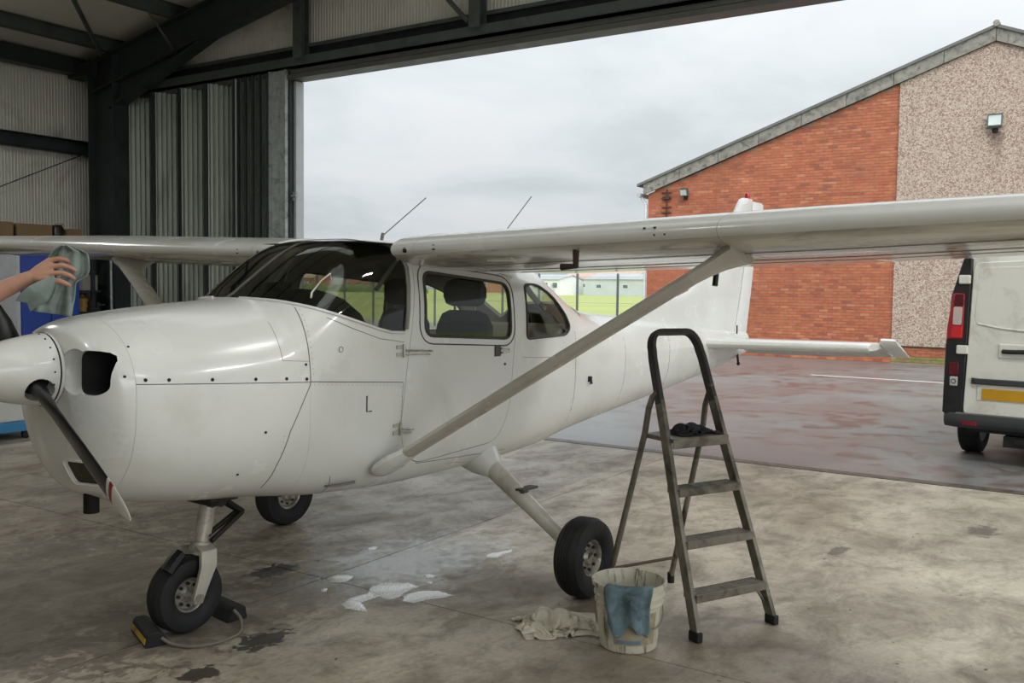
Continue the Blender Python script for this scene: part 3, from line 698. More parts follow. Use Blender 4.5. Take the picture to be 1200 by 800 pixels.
for s in (-1, 1):
    # lip rolled round each inlet, dark duct and baffle behind it
    ip = inlet(s); k = len(ip)
    def front_x(y, z):
        lo, hi = -.859, -.60
        for _ in range(24):
            m_ = (lo+hi)/2
            inside = abs(z-fzc(m_)) < (fzt(m_)-fzc(m_) if z > fzc(m_) else fzc(m_)-fzb(m_)) and abs(y) < skin_y(m_, z)
            if inside: hi = m_
            else: lo = m_
        return hi
    ip2 = grow(ip, -.0025)
    MB().loft([[(min(-.75, front_x(p[0], p[1])+.012), p[0], p[1]) for p in ip2], [(-.52, p[0], p[1]) for p in ip2]], False, True).build('inlet_duct', mat('dark_duct', '#0d0d0e', .9), AP)
MB().loft([[(front_x(y, z)+.010, y, z) for y, z in grow(rnd_poly([(-.235,.955),(-.085,.955),(-.085,.85),(-.235,.85)], .02, 2), -.001)], [(-.69, y, z) for y, z in grow(rnd_poly([(-.235,.955),(-.085,.955),(-.085,.85),(-.235,.85)], .02, 2), -.001)]]).build('carburettor_filter', mat('dirty_filter', '#3d3a2c', .9, 0, .3, 30), AP, 0)
mb = MB(); fr_ = rnd_poly([(-.24,.96),(-.08,.96),(-.08,.845),(-.24,.845)], .02, 2)
mb.tube([(front_x(y, z)-.002, y, z) for y, z in fr_], .008, 6, loop=True); mb.build('filter_frame', paint, AP)
MB().tube([(-.64,-.06,.86),(-.69,-.065,.82),(-.705,-.065,.78),(-.706,-.065,.70)], .034, 14).build('exhaust_pipe', mat('sooty_exhaust', '#191512', .8, .3), AP)
# --- spinner and propeller
SX, SZ, SR = -.885, 1.345, .158
sp = MB().lathe([(.0001,.43),(.02,.418),(.045,.385),(.074,.325),(.104,.245),(.132,.15),(.150,.06),(SR,0),(SR,-.02),(.0001,-.02)], 48, frame((SX,0,SZ),(-1,0,0))).build('spinner', [paint], AP)
BD = Vector((0,-.835,-.55)).normalized()
hub = Vector((SX-.07, 0, SZ))
mb = MB()
for s in (1, -1): mb.tube([hub+BD*s*.04, hub+BD*s*.3], .058, 20)
booled(sp, [(mb, 'DIFFERENCE')])
MB().tube([Vector((SX+.004, SR*.985*math.cos(q*PI/24), SZ+SR*.985*math.sin(q*PI/24))) for q in range(48)], .005, 6, loop=True).build('spinner_gap', black, AP)
pr = MB().tube([hub-BD*.1, hub+BD*.1], .05, 16).tube([hub+Vector((.06,0,0)), hub-Vector((.04,0,0))], .1, 16).build('propeller', mat('dark_hub', '#1b1b1c', .5, .4), AP)
prop_black = mat('black_blade', '#141516', .32, 0, .2, 10); edge_w = mat('tip_white', '#d9d7d0', .4); edge_r = mat('tip_red', '#8e1f2b', .4)
def blade(s):
    dv = BD*s; tang = Vector((1,0,0)).cross(dv)
    mb = MB(); st = [(.06,.030,.030,55),(.12,.045,.034,48),(.18,.062,.026,42),(.28,.076,.020,34),(.42,.080,.015,27),(.58,.074,.011,22),(.72,.064,.009,19),(.755,.061,.0085,18.5),(.775,.059,.008,18.4),(.80,.057,.008,18),(.83,.053,.007,17.5),(.88,.044,.006,17),(.915,.030,.005,17),(.935,.010,.003,17)]
    rings = []
    for r_, hw, ht, tw in st:
        a = math.radians(tw); cdir = tang*math.cos(a)+Vector((1,0,0))*math.sin(a); ndir = dv.cross(cdir); c = hub+dv*r_
        rings.append([c+cdir*hw*math.cos(q*2*PI/16)+ndir*ht*math.sin(q*2*PI/16) for q in range(16)])
    b = len(mb.v); mb.loft(rings)
    for i in range(len(mb.f)):
        k = i//16
        mb.m[i] = 0 if k < 7 else (1 if k < 8 else 2 if k < 9 else 1)
    mb.build('propeller_blade', [prop_black, edge_w, edge_r], pr)
blade(1); blade(-1)
mb = MB()
for i in range(18):
    a = 2*PI*i/18; n_ = Vector((0, math.cos(a), math.sin(a)))
    for dx, rr in ((.022, .1555), ): mb.tube([Vector((SX-dx,0,SZ))+n_*(rr-.002), Vector((SX-dx,0,SZ))+n_*(rr+.002)], .0042, 6)
mb.build('spinner_screws', screw, AP)['kind'] = 'stuff'
# --- panel seams, screws and small fittings on the port side
sm = MB(); sl = lambda pts, r=.0022, n=10: sm.tube(skin_line(pts, n, .0003), r, 5)
sl([(.17,1.61),(.168,1.25),(.165,1.235)]); sl([(.168,1.24),(.05,1.02),(.0,.86),(-.02,.74)])
sl([(.17,1.25),(.79,1.205)]); sl([(.80,1.42),(.62,1.445),(.45,1.50),(.30,1.56)], .0016)
sl([(.79,1.20),(.775,.98)], .001)
sl([(2.62,1.42),(2.60,.64)], .0016); sl([(1.90,1.28),(2.6,1.24)], .0014)
sl([(3.55,1.40),(3.50,.72)], .0014); sl([(4.5,1.33),(4.45,.80)], .0014); sl([(5.3,1.28),(5.25,.88)], .0014)
sl([(.95,.735),(1.85,.69)], .002); sl([(1.25,.69),(1.62,.64)], .001)
sl([(.35,.75),(.42,.62)], .0016); sl([(.02,1.54),(.02,1.36),(.165,1.35)], .001)
sm.build('panel_seams', mat('faint_seam', '#6f6c63', .7), AP, fix=False)['kind'] = 'stuff'
mb = MB()
def stud(x, z, r=.008):
    y = -skin_y(x, z); mb.tube([(x, y+.003, z), (x, y-.003, z)], r, 8)
for x in (-.66,-.56,-.36,-.14,.03): stud(x, cz0(x)+.018)
stud(.145, cz0(.145)+.016); stud(.145, 1.335, .007); stud(-.09, 1.03, .007); stud(-.2,.84,.006); stud(-.69,1.45,.005); stud(-.74,1.33,.006)
mb.build('cowl_screws', screw, AP)['kind'] = 'stuff'
mb = MB(); rv = random.Random(5)
for pts in ([(.185,1.6),(.185,1.26)], [(.19,1.235),(.78,1.19)], [(.015,1.0),(-.005,.72)], [(2.63,1.4),(2.61,.66)], [(.78,1.18),(.76,.76)], [(2.58,1.4),(2.56,.66)], [(1.0,.71),(1.8,.67)], [(3.56,1.4),(3.51,.74)],[(4.51,1.3),(4.46,.82)]):
    (xa, za), (xb, zb) = pts; L_ = math.hypot(xb-xa, zb-za); n_ = int(L_/.026)
    for i in range(n_):
        t = i/n_; x, z = xa+(xb-xa)*t, za+(zb-za)*t; y = -skin_y(x, z)
        mb.add([(x-.0025,y-.0012,z-.0025),(x+.0025,y-.0012,z-.0025),(x+.0025,y-.0012,z+.0025),(x-.0025,y-.0012,z+.0025),(x,y-.0022,z)], [(0,1,4),(1,2,4),(2,3,4),(3,0,4)])
mb.build('rivets', mat('rivet_heads', '#aaa79c', .4, .2), AP, 0, fix=False)['kind'] = 'stuff'
yk = lambda x, z: -skin_y(x, z)
MB().tube([(.262,-.41,skin_z(.262,.41)-.01),(.268,-.41,skin_z(.262,.41)+.018),(.33,-.41,skin_z(.33,.41)+.028),(.39,-.41,skin_z(.39,.41)+.018),(.395,-.41,skin_z(.395,.41)-.02)], .005, 8).build('grab_handle', chrome, AP)
mb = MB(); x, z = .53, 1.10; y = yk(x, z); mb.tube([(x,y-.002,z+.05),(x-.004,y-.002,z+.05),(x-.004,y-.002,z-.03),(x+.03,y-.002,z-.03)], .0035, 6); mb.build('vent_flap', seal, AP)
mb = MB(); mb.tube([(.36,yk(.36,1.40)-.002+.012*0,1.40+.014*math.sin(q*PI/5)) if 0 else (.36+.014*math.cos(q*PI/5), yk(.36,1.40)-.001, 1.40+.014*math.sin(q*PI/5)) for q in range(10)], .0015, 5, loop=True); mb.build('round_cover', seal, AP)
x, z = .45, .69; y = yk(x, z)
MB().loft([[(x+dx, y+.02, z-.004),(x+dx, y-.05*k, z-.004),(x+dx, y-.05*k, z+.004),(x+dx, y+.02, z+.004)] for dx, k in ((-.09,.2),(-.05,.9),(.06,1),(.09,.5))]).build('static_vent_plate', mat('vent_plate_grey', '#7d7a70', .5), AP, 0)
for hx_p, hz_p in ((.80,1.375),(.78,.955)):
    mb = MB(); y = yk(hx_p, hz_p)
    mb.tube([(hx_p-.012,y-.008,hz_p-.035),(hx_p-.012,y-.008,hz_p+.035)], .009, 10).box((hx_p-.04,y-.003,hz_p+.02),(.05,.006,.02)).box((hx_p-.04,y-.003,hz_p-.02),(.05,.006,.02))
    mb.tube([(hx_p,y-.008,hz_p),(hx_p+(.22 if hz_p > 1.2 else .09),yk(hx_p+.2,hz_p)-.006,hz_p-.012)], .006, 8).tube([(hx_p,y-.006,hz_p-.022),(hx_p+(.2 if hz_p > 1.2 else .07),yk(hx_p+.2,hz_p)-.004,hz_p-.03)], .004, 6)
    mb.build('door_hinge', chrome, dr)
x, z = 1.645, 1.335; y = yk(x, z)
hb = MB().box((x-.025, y-.004, z), (.055, .012, .065)).build('door_handle', mat('handle_recess', '#4e4d48', .5), dr, 0, .003)
MB().tube([(x+.0,y-.014,z+.015),(x+.075,y-.016,z+.012),(x+.082,y-.016,z-.008),(x+.0,y-.014,z-.012)], .006, 8).build('handle_lever', chrome, hb)
MB().tube([(1.70,yk(1.70,1.25),1.25),(1.70,yk(1.70,1.25)-.004,1.25)], .008, 10).build('door_lock', screw, dr)
mb = MB(); x, z = 2.84, 1.07; y = yk(x, z); mb.box((x,y-.01,z),(.02,.03,.04)).box((x+.03,y-.006,z-.03),(.015,.012,.015)); mb.build('static_port', screw, AP, 0)
# --- wings
AF = [(0,0),(.005,.013),(.0125,.0215),(.025,.030),(.05,.0415),(.1,.0565),(.15,.066),(.2,.0725),(.3,.0785),(.4,.078),(.5,.0725),(.6,.0635),(.7,.0515),(.74,.0455)]
AL = [(.005,-.010),(.0125,-.0165),(.025,-.0225),(.05,-.03),(.1,-.037),(.15,-.0405),(.2,-.042),(.3,-.0412),(.4,-.038),(.5,-.0333),(.6,-.0275),(.7,-.0214),(.74,-.019)]
TU = [(.75,.043),(.80,.0365),(.9,.0205),(.97,.0075),(1,.0012)]; TL = [(1,-.0012),(.97,-.003),(.9,-.008),(.8,-.0142),(.75,-.018)]
def wing_pt(s, ay, cx, cz):
    f = 0 if ay < 2.75 else (ay-2.75)/2.75
    ch = 1.60*(1-f)+1.14*f; xle = .735+.12*f; z0 = 1.915+.031*(ay-.55)
    z = cz*ch-(cx*ch)*math.tan(math.radians(3.4)); 
    return (xle+cx*ch, s*ay, z0+z)
main_prof = AF[::-1]+AL   # upper tail -> nose -> lower tail
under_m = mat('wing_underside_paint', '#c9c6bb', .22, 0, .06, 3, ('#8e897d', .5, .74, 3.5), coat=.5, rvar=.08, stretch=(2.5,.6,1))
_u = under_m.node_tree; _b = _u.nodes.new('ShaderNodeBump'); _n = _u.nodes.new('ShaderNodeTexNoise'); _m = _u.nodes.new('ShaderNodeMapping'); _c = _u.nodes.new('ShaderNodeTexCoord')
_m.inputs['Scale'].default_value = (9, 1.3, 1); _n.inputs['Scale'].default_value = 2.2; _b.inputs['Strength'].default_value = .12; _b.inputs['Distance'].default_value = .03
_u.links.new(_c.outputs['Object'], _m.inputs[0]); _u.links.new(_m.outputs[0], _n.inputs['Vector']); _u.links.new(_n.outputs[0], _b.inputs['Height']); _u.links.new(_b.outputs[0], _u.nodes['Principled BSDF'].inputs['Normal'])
for s in (-1, 1):
    w = MB(); ysn = [.50,.60,1.2,1.9,2.32,2.6,2.75,3.4,4.1,4.8,5.3,5.42,5.48,5.5]; rings = []
    for ay in ysn:
        k = 1 if ay < 5.35 else {5.42:.9,5.48:.6,5.5:.25}[ay]
        rings.append([wing_pt(s, ay, .37+(cx-.37)*(1 if k == 1 else .96), cz*k) for cx, cz in main_prof])
    w.loft(rings)
    wo = w.build('wing', [paint, under_m], AP, 50)
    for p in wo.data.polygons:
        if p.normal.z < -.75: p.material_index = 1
    for nm, a, b in (('flap', .60, 2.66), ('aileron', 2.69, 5.22)):
        m = MB(); m.loft([[wing_pt(s, y_, cx, cz) for cx, cz in TU+TL] for y_ in np.linspace(a, b, 5)])
        fo = m.build(nm, [paint, under_m], wo, 50)
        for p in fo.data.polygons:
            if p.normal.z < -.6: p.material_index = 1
    m = MB(); m.loft([[wing_pt(s, y_, cx, cz) for cx, cz in TU+TL] for y_ in (5.24, 5.45)]); m.build('wing_tip', paint, wo, 50)
    # skin laps across the leading edge, a little landing-light hole and screws near the strut
    m = MB()
    for ay in (.66, 2.36, 3.9):
        m.tube([Vector(wing_pt(s, ay, cx, cz)) for cx, cz in ([q for q in AF if q[0] < .31][::-1]+[q for q in AL if q[0] < .5])], .0009, 5)
    for cx in (.2, .46, .66): m.tube([wing_pt(s, ay, cx, -.0432 if cx == .2 else (-.0362 if cx == .46 else -.0245)) for ay in np.linspace(.6, 5.2, 12)], .0016, 5)
    m.build('wing_seams', wing_seam, wo)['kind'] = 'stuff'
    m = MB()
    for ay, cx, cz, r_ in ((.60,.004,-.004,.014),(.80,.006,.0,.015)):
        p = Vector(wing_pt(s, ay, cx, cz)); m.tube([p+Vector((.01,0,0)), p-Vector((.006,0,0))], r_, 10)
    for ay, cz in (((2.02,.016),(2.07,.016),(2.07,-.004),(2.12,-.004)) if s < 0 else ()):
        p = Vector(wing_pt(s, ay, .003, cz)); m.tube([p+Vector((.012,0,0)), p-Vector((.004,0,0))], .0045, 8)
    m.build('leading_edge_screws', screw, wo)['kind'] = 'stuff'
    for ay, cx in ((1.1,.12),):
        p = Vector(wing_pt(s, ay, cx, -.0385)); MB().box(p, (.05,.16,.012)).build('access_cover', paint, wo, 0, .004)
    for ay in (3.62, 4.6):
        p = wing_pt(s, ay, .40, -.0385); MB().lathe([(.0001,-.006),(.10,-.006),(.115,-.001)], 24, Matrix.Translation(Vector(p)+Vector((0,0,.003)))).build('inspection_cover', mat('cover_dirty', '#7e776a', .4), wo)
    # strut: streamlined tube with cuff at each end
    A = Vector((.66, s*.57, .775)); B = Vector((.93, s*2.36, 1.885)); d_ = (B-A).normalized(); cx_ = Vector((1,0,0)); cx_ = (cx_-d_*cx_.dot(d_)).normalized(); nz_ = d_.cross(cx_)
    prof = [(.065,.0),(.055,.012),(.035,.021),(.005,.0265),(-.03,.025),(-.055,.016),(-.066,.0),(-.055,-.016),(-.03,-.025),(.005,-.0265),(.035,-.021),(.055,-.012)]
    def sec(t, k, kn=None): return [A+(B-A)*t+cx_*p*k+nz_*q*(kn or k) for p, q in prof]
    so = MB().loft([sec(t, 1.08) for t in (-.01,.1,.3,.5,.7,.9,1.0)]).build('wing_strut', mat('strut_paint', '#bdb9ae', .3, 0, .05, 3, ('#a39d8f', .5, .8, 3), coat=.3), AP, 60)
    MB().loft([sec(t, k, kn) for t, k, kn in ((-.04,.9,.9),(-.028,1.3,1.35),(-.01,1.5,1.6),(.02,1.5,1.6),(.05,1.3,1.35),(.075,1.12,1.12))]).build('strut_cuff', paint, so, 60)
    MB().loft([[A+(B-A)*t+cx_*(p*k+o_)+nz_*q*kn for p, q in prof] for t, k, kn, o_ in ((.90,1.1,1.1,0),(.93,1.25,1.2,.01),(.96,1.6,1.4,.03),(.985,2.1,1.8,.055),(1.005,2.5,2.2,.075))]).build('strut_cuff', mat('strut_paint_top', '#c5c1b6', .3, 0, .05, 3, coat=.3), so, 60)
    if s > 0: continue
    p = Vector(wing_pt(s, 1.62, .05, -.03)); m = MB().tube([p+Vector((0,0,.02)), p+Vector((0,0,-.07)), p+Vector((-.01,s*-.075,-.075))], .017, 10)
    m.build('fuel_vent', mat('brown_vent', '#38291f', .6), wo)
    p = Vector(wing_pt(s, 2.09, .38, -.041)); MB().tube([p, p+Vector((0,0,-.06)), p+Vector((-.012,s*.0,-.12))], .014, 10).build('tie_down_ring', black, wo)
# --- tail
fz = [1.22,1.45,1.56,1.62,1.66,1.71,1.80,2.02,2.35,2.62,2.68,2.70]; fl_ = [4.4,3.9,4.25,4.75,5.12,5.34,5.50,5.86,6.20,6.46,6.53,6.60]; fh_ = [6.42,6.50,6.53,6.55,6.56,6.58,6.60,6.66,6.75,6.83,6.85,6.86]
def thick(u, t): return t*(2.9*math.sqrt(max(u,0))*(1-u)*.52+.10*(1-u)*0+.12)
rings = []
for z, a, b in zip(fz, fl_, fh_):
    ch = b-a; tt = .05 if z > 1.75 else .05*min(1, .35+.65*(1.0 if a > 5.3 else .6)); tt *= (.7 if z > 2.69 else 1)
    us = [0,.02,.06,.14,.3,.5,.75,1]
    L_ = [(a+ch*u, (0 if u == 0 else thick(u, tt))*1, z) for u in us]; R_ = [(x, -y, z_) for x, y, z_ in L_[1:]][::-1]
    rings.append(L_+R_)
MB().loft(rings).build('vertical_fin', paint, AP, 50)
rings = []
for z, h, te in ((1.16,6.40,6.76),(1.25,6.43,6.775),(1.62,6.555,6.86),(2.02,6.665,6.945),(2.35,6.755,7.06),(2.60,6.83,7.17),(2.66,6.85,7.165),(2.68,6.87,7.12)):
    h += .008; hw = .024 if z < 2.66 else .012
    rings.append([(h,hw*.6,z),(h+.04,hw,z),(te,.003,z),(te,-.003,z),(h+.04,-hw,z),(h,-hw*.6,z)])
MB().loft(rings).build('rudder', paint, AP, 50)
be = MB().lathe([(.03,0),(.03,.03),(.022,.055),(.0001,.066)], 16, Matrix.Translation((6.72,0,2.70))).build('beacon_light', mat('red_beacon_glass', '#c0272d', .2), AP)
MB().tube([(6.30,-.10,1.27),(6.30,-.10,1.36)], .008, 8).build('tail_antenna', black, AP)
corr = NT('ribbed_tail_skin'); pc = corr.pos(); wv = corr.n('TexWave', Vector=pc, Scale=8.0, bands_direction='Y', wave_profile='SIN')
corr.set(Base_Color=lin('#cfccc2'), Roughness=.3); corr.bump(wv.outputs[1], .5, .01)
for s in (-1, 1):
    def tp(y, u, zz):
        f = (abs(y)-.1)/1.5; xle = 5.42+.26*f; xh = 6.15+.02*f
        return (xle+(xh-xle)*u, y, 1.205+.015*f+zz)
    U = [(0,0),(.015,.020),(.06,.037),(.2,.050),(.6,.046),(1,.032)]
    rings = [[tp(s*y, u, z*k) for u, z in U]+[tp(s*y, u, -z*k) for u, z in U[1:][::-1]] for y, k in ((.06,1),(.5,1),(1.0,.98),(1.5,.92),(1.585,.85),(1.60,.6))]
    so = MB().loft(rings).build('horizontal_stabilizer', paint, AP, 50)
    rings = []
    for y, te in ((.13,6.60),(.5,6.62),(1.0,6.60),(1.5,6.55),(1.60,6.53)):
        x0 = 6.165+.02*(y-.1)/1.5; z0 = 1.205+.015*(y-.1)/1.5
        rings.append([(x0,s*y,z0+.02),(x0+.04,s*y,z0+.03),(te,s*y,z0+.003),(te,s*y,z0-.003),(x0+.04,s*y,z0-.03),(x0,s*y,z0-.02)])
    dr_ = Matrix.Translation((6.17,0,1.215)) @ rot('Y', math.radians(19)) @ Matrix.Translation((-6.17,0,-1.215))   # the elevator hangs down
    rings = [[dr_ @ Vector(p) for p in r_] for r_ in rings]
    MB().loft(rings).build('elevator', corr.m, so, 50)
    z0 = 1.222
    MB().loft([[dr_ @ Vector(p_) for p_ in [(6.0,s*y,z0),(6.02,s*y,z0+.026*k),(6.12,s*y,z0+.032*k),(6.53,s*y,z0+.003),(6.53,s*y,z0-.003),(6.12,s*y,z0-.032*k),(6.02,s*y,z0-.026*k)]] for y, k in ((1.612,1),(1.70,1),(1.735,.7),(1.75,.3))]).build('elevator_horn', paint, so, 50)
MB().tube([(6.42,-.06,1.05),(6.45,-.06,.95)], .012, 8).ball((6.45,-.06,.95), .02, 8).build('tail_tie_down', black, AP)
# --- roof antennas
whip = mat('antenna_whip', '#6d6f6f', .4, .5)
for x, y, dx, dz in ((1.12,-.05,.40,.26),(2.2,0,.53,.45)):
    a = MB().tube([(x,y,fzt(x)-.02),(x+.02,y,fzt(x)+.05)], .01, 8).tube([(x+.01,y,fzt(x)+.03),(x+dx,y,fzt(x)+dz+.03)], .0035, 6); a.build('antenna', whip, AP)
# --- landing gear
rimm = mat('wheel_rim_metal', '#a9a69c', .4, .6, .15, 12, ('#55524b', .5, .7, 9)); leg_m = mat('white_gear_leg', '#d3d0c6', .3, 0, .05, 4, ('#a8a295', .52, .8, 5), coat=.3)
def wheel(parent, c, R, W, rr, camber=0, nm='main_wheel'):
    M = Matrix.Translation(c) @ rot('X', PI/2+camber)
    h = W/2
    hubo = MB().lathe([(.0001,-h*.35),(rr*.35,-h*.38),(rr*.5,-h*.3),(rr*.85,-h*.3),(rr*.95,-h*.55),(rr*1.05,-h*.62),(rr*1.08,-h*.5),(rr*1.0,0),(rr*1.08,h*.5),(rr*1.05,h*.62),(rr*.95,h*.55),(rr*.85,h*.3),(rr*.5,h*.3),(rr*.35,h*.5),(.0001,h*.5)], 32, M).build(nm, rimm, parent)
    prof = [(rr,-h*.55),(rr*1.1,-h*.72),(rr+(R-rr)*.35,-h*.95),(rr+(R-rr)*.62,-h),(R*.93,-h*.86),(R*.985,-h*.55)]
    for g in (-.42,-.2,0,.2,.42): prof += [(R,h*(g-.07)),(R-.004,h*(g-.03)),(R-.004,h*(g+.03)),(R,h*(g+.07))]
    prof += [(R*.985,h*.55),(R*.93,h*.86),(rr+(R-rr)*.62,h),(rr+(R-rr)*.35,h*.95),(rr*1.1,h*.72),(rr,h*.55)]
    MB().lathe(prof, 48, M).build('tire', tyre_m, hubo)
    m = MB()
    for s in (-1, 1):
        for q in range(8):
            a = 2*PI*q/8; p = Vector((rr*.68*math.cos(a), rr*.68*math.sin(a), s*h*.3)); m.tube([M @ p, M @ (p+Vector((0,0,s*.012)))], .009, 6)
    m.build('rim_bolts', screw, hubo)['kind'] = 'stuff'
    return hubo
for s in (-1, 1):
    top = Vector((1.66, s*.40, .665)); bot = Vector((1.49, s*1.16, .285))
    lg = MB().tube([top, top+(bot-top)*.35, top+(bot-top)*.7, bot], [.052,.046,.038,.034], 16, sx=1.25, up=(1,0,0)).build('landing_gear_leg', leg_m, AP)
    d_ = (bot-top).normalized()
    MB().tube([top-d_*.10, top+d_*.02, top+d_*.11, top+d_*.15], [.14,.115,.075,.057], 20).build('leg_fairing', paint, lg)
    m = MB(); p = top+(bot-top)*.52; m.tube([p+Vector((0,0,.02)), p+Vector((0,0,.055))], .03, 10).box(p+Vector((.03,0,.06)), (.15,.06,.012)); m.build('entry_step', mat('worn_step', '#4d4a44', .6), lg, 0)
    MB().tube([top+Vector((.04,0,-.045)), bot+Vector((.03,0,-.04))], .008, 6).build('brake_line', black, lg)
    MB().tube([bot-d_*.02, bot+d_*.05], .042, 10).tube([bot+d_*.03, (1.50,s*1.31,.226)], .03, 10).build('axle', steel_grey, lg)
    wheel(AP, Vector((1.50, s*1.27, .222)), .222, .165, .098, s*.04)
ng = MB().tube([(-.03,0,.72),(-.085,0,.47)], .042, 14).tube([(-.085,0,.475),(-.10,0,.41)], .034, 14).tube([(-.10,0,.43),(-.11,0,.385)], .05, 14).build('nose_gear_strut', mat('grey_white_strut', '#b5b1a6', .4, .2, .1, 8, ('#6a655a', .5, .72, 8)), AP)
MB().tube([(-.06,-.12,.655),(-.06,.10,.655)], .04, 10).box((-.03,0,.66),(.2,.16,.06)).ball((-.10,-.1,.655), .04, 8).build('steering_collar', mat('greasy_black', '#1d1b19', .6), ng)
for s in (-1, 1):
    MB().loft([[(x-dx, s*y+dy, z) for dx, dy in ((-w_,-.012),(w_,-.012),(w_,.012),(-w_,.012))] for x, y, z, w_ in ((-.105,.02,.425,.04),(-.115,.085,.405,.045),(-.13,.105,.33,.045),(-.165,.108,.25,.036),(-.187,.105,.19,.032),(-.19,.104,.158,.022))]).build('fork_arm', mat('fork_metal', '#bcb8ad', .4, .3, .1, 10), ng, 40, .006)
MB().tube([(-.19,-.125,.188),(-.19,.125,.188)], .022, 12).build('axle', chrome, ng)
m = MB(); m.tube([(.03,-.04,.62),(.14,-.02,.545),(.14,.02,.545),(.03,.04,.62)], .014, 8).tube([(-.06,-.035,.43),(.14,-.02,.54)], .014, 8).tube([(-.06,.035,.43),(.14,.02,.54)], .014, 8); m.build('torque_link', greasy := bpy.data.materials['greasy_black'], ng)
m = MB()
for q in range(9): pass
m.tube([(-.25,-.04,.40),(-.29,-.06,.385),(-.33,-.06,.34)], .035, 8).build('mud_guard_clip', black, ng)
wheel(ng, Vector((-.19, 0, .188)), .188, .135, .082, 0, 'nose_wheel')
# --- cabin interior
bx = lambda nm, a, b, m_, bev=.02, par=AP: MB().b2(a, b).build(nm, m_, par, 0, bev)
bx('cabin_floor', (.3,-.38,.70), (2.2,.38,.72), dark_in, .0)
gs = MB(); rings = []
for x, zt_, w_ in ((.10,1.60,.40),(.25,1.655,.44),(.42,1.70,.46),(.56,1.70,.47),(.61,1.66,.47),(.62,1.50,.47)):
    rings.append([(x, w_*math.cos(PI*q/12), 1.36+(zt_-1.36)*abs(math.sin(PI*q/12))**.5) for q in range(13)]+[(x,-w_,1.30),(x,w_,1.30)])
gs.loft(rings).build('glare_shield', dark_in, AP, 60)
MB().tube([(.885,-.44,1.90),(.70,-.43,1.70)], .012, 8).tube([(.885,.44,1.90),(.70,.43,1.70)], .012, 8).build('windshield_line', leg_m, AP)  # added pale tubes standing in for a reflected edge line
bx('instrument_panel', (.585,-.48,1.0), (.62,.48,1.52), dark_in, .005)
bx('compass', (.36,-.06,1.655), (.44,.06,1.735), dark_in, .01)
MB().tube([(.62,-.25,1.30),(.80,-.25,1.32)], .015, 8).tube([(.80,-.40,1.38),(.80,-.36,1.30),(.80,-.14,1.30),(.80,-.10,1.38)], .014, 8).build('control_yoke', black, AP)
def seat(y0):
    st = MB().b2((1.15,y0-.22,.92), (1.62,y0+.22,1.06)).build('seat', dark_in, AP, 0, .05)
    rings = []
    for z, w_, x0, x1 in ((1.0,.22,1.55,1.66),(1.15,.235,1.56,1.68),(1.35,.235,1.59,1.70),(1.48,.22,1.605,1.705),(1.55,.18,1.615,1.695),(1.575,.12,1.625,1.685)):
        rings.append([(x0+(x1-x0)*(.5-.5*math.cos(a)*1.0), y0+w_*(abs(math.sin(a))**.5)*(1 if math.sin(a) >= 0 else -1), z) for a in [2*PI*q/20 for q in range(20)]])
    MB().loft(rings).build('backrest', dark_in, st, 60)
    rings = []
    for z, w_, t_ in ((1.60,.10,.02),(1.615,.145,.045),(1.66,.165,.055),(1.71,.165,.055),(1.755,.14,.045),(1.772,.09,.02)):
        rings.append([(1.655-t_*math.cos(a), y0+w_*(abs(math.sin(a))**.5)*(1 if math.sin(a) >= 0 else -1), z) for a in [2*PI*q/20 for q in range(20)]])
    MB().loft(rings).build('headrest', dark_in, st, 60)
    MB().tube([(1.655,y0-.08,1.54),(1.655,y0-.08,1.63)], .008, 8).tube([(1.655,y0+.08,1.54),(1.655,y0+.08,1.63)], .008, 8).build('headrest_posts', chrome, st)
seat(-.26); seat(.26)
tan = mat('grey_bench_cloth', '#b8b2a6', .9, 0, .08, 8)
bn = MB().b2((2.05,-.42,.90),(2.45,.42,1.05)).build('rear_bench', tan, AP, 0, .05)
MB().loft([[(x+dz*.15, y, 1.0+dz) for dz, x in ((0,2.36),(.42,2.42),(.47,2.47),(.42,2.54),(0,2.55))] for y in (-.42,-.36,0,.36,.42)]).build('backrest', tan, bn, 60)
MB().tube([(2.02,-.44,1.76),(2.16,-.43,1.66),(2.3,-.42,1.58)], .02, 8).build('shoulder_belt', mat('belt_grey', '#6b6861', .9), AP)
MB().add([(.62,-.42,1.955),(2.1,-.42,1.935),(2.1,.42,1.935),(.62,.42,1.955)], [(0,1,2,3)]).build('headliner', mat('headliner_cloth', '#57564f', .9), AP, 0)
# ------------------------------------------------------------------ step ladder
alu = mat('grimy_aluminium', '#7d786c', .5, .35, .25, 9, ('#3f3a33', .45, .68, 6), rvar=.15)
alu_d = mat('worn_dark_handle', '#3d3a36', .5, .3, .3, 12, ('#8a867b', .6, .72, 14))
LA = Vector((1.258,-2.076,0)); LB = Vector((1.732,-2.278,0)); LM = (LA+LB)/2; ab = (LB-LA).normalized(); ln = Vector((-ab.y, ab.x, 0)); ang = math.atan2(ab.y, ab.x)
ST = thing('step_ladder', 'worn aluminium step ladder with a looped handrail standing beside the bucket', 'ladder', LM, ang)
TH = math.tan(math.radians(20))
hwz = interp([0,.21,.455,.70,.94,1.17,1.35,1.45], [.258,.245,.232,.215,.195,.182,.172,.165])
def rail(z): return z*TH
def bar(mb, pts, w, d, n=None):
    """flat rectangular section swept along pts; w across the ladder, d along its depth"""
    pts = [Vector(p) for p in pts]; rings = []
    for i, p in enumerate(pts):
        t = (pts[min(i+1, len(pts)-1)]-pts[max(i-1, 0)]).normalized(); a = Vector((0, math.cos(math.radians(20)), -math.sin(math.radians(20)))) if n is None else Vector(n)
        a = (a-t*a.dot(t)).normalized(); b = t.cross(a)
        rings.append([p+b*(q*w/2)+a*(r*d/2) for q, r in ((-1,-1),(1,-1),(1,1),(-1,1))])
    return mb.loft(rings)
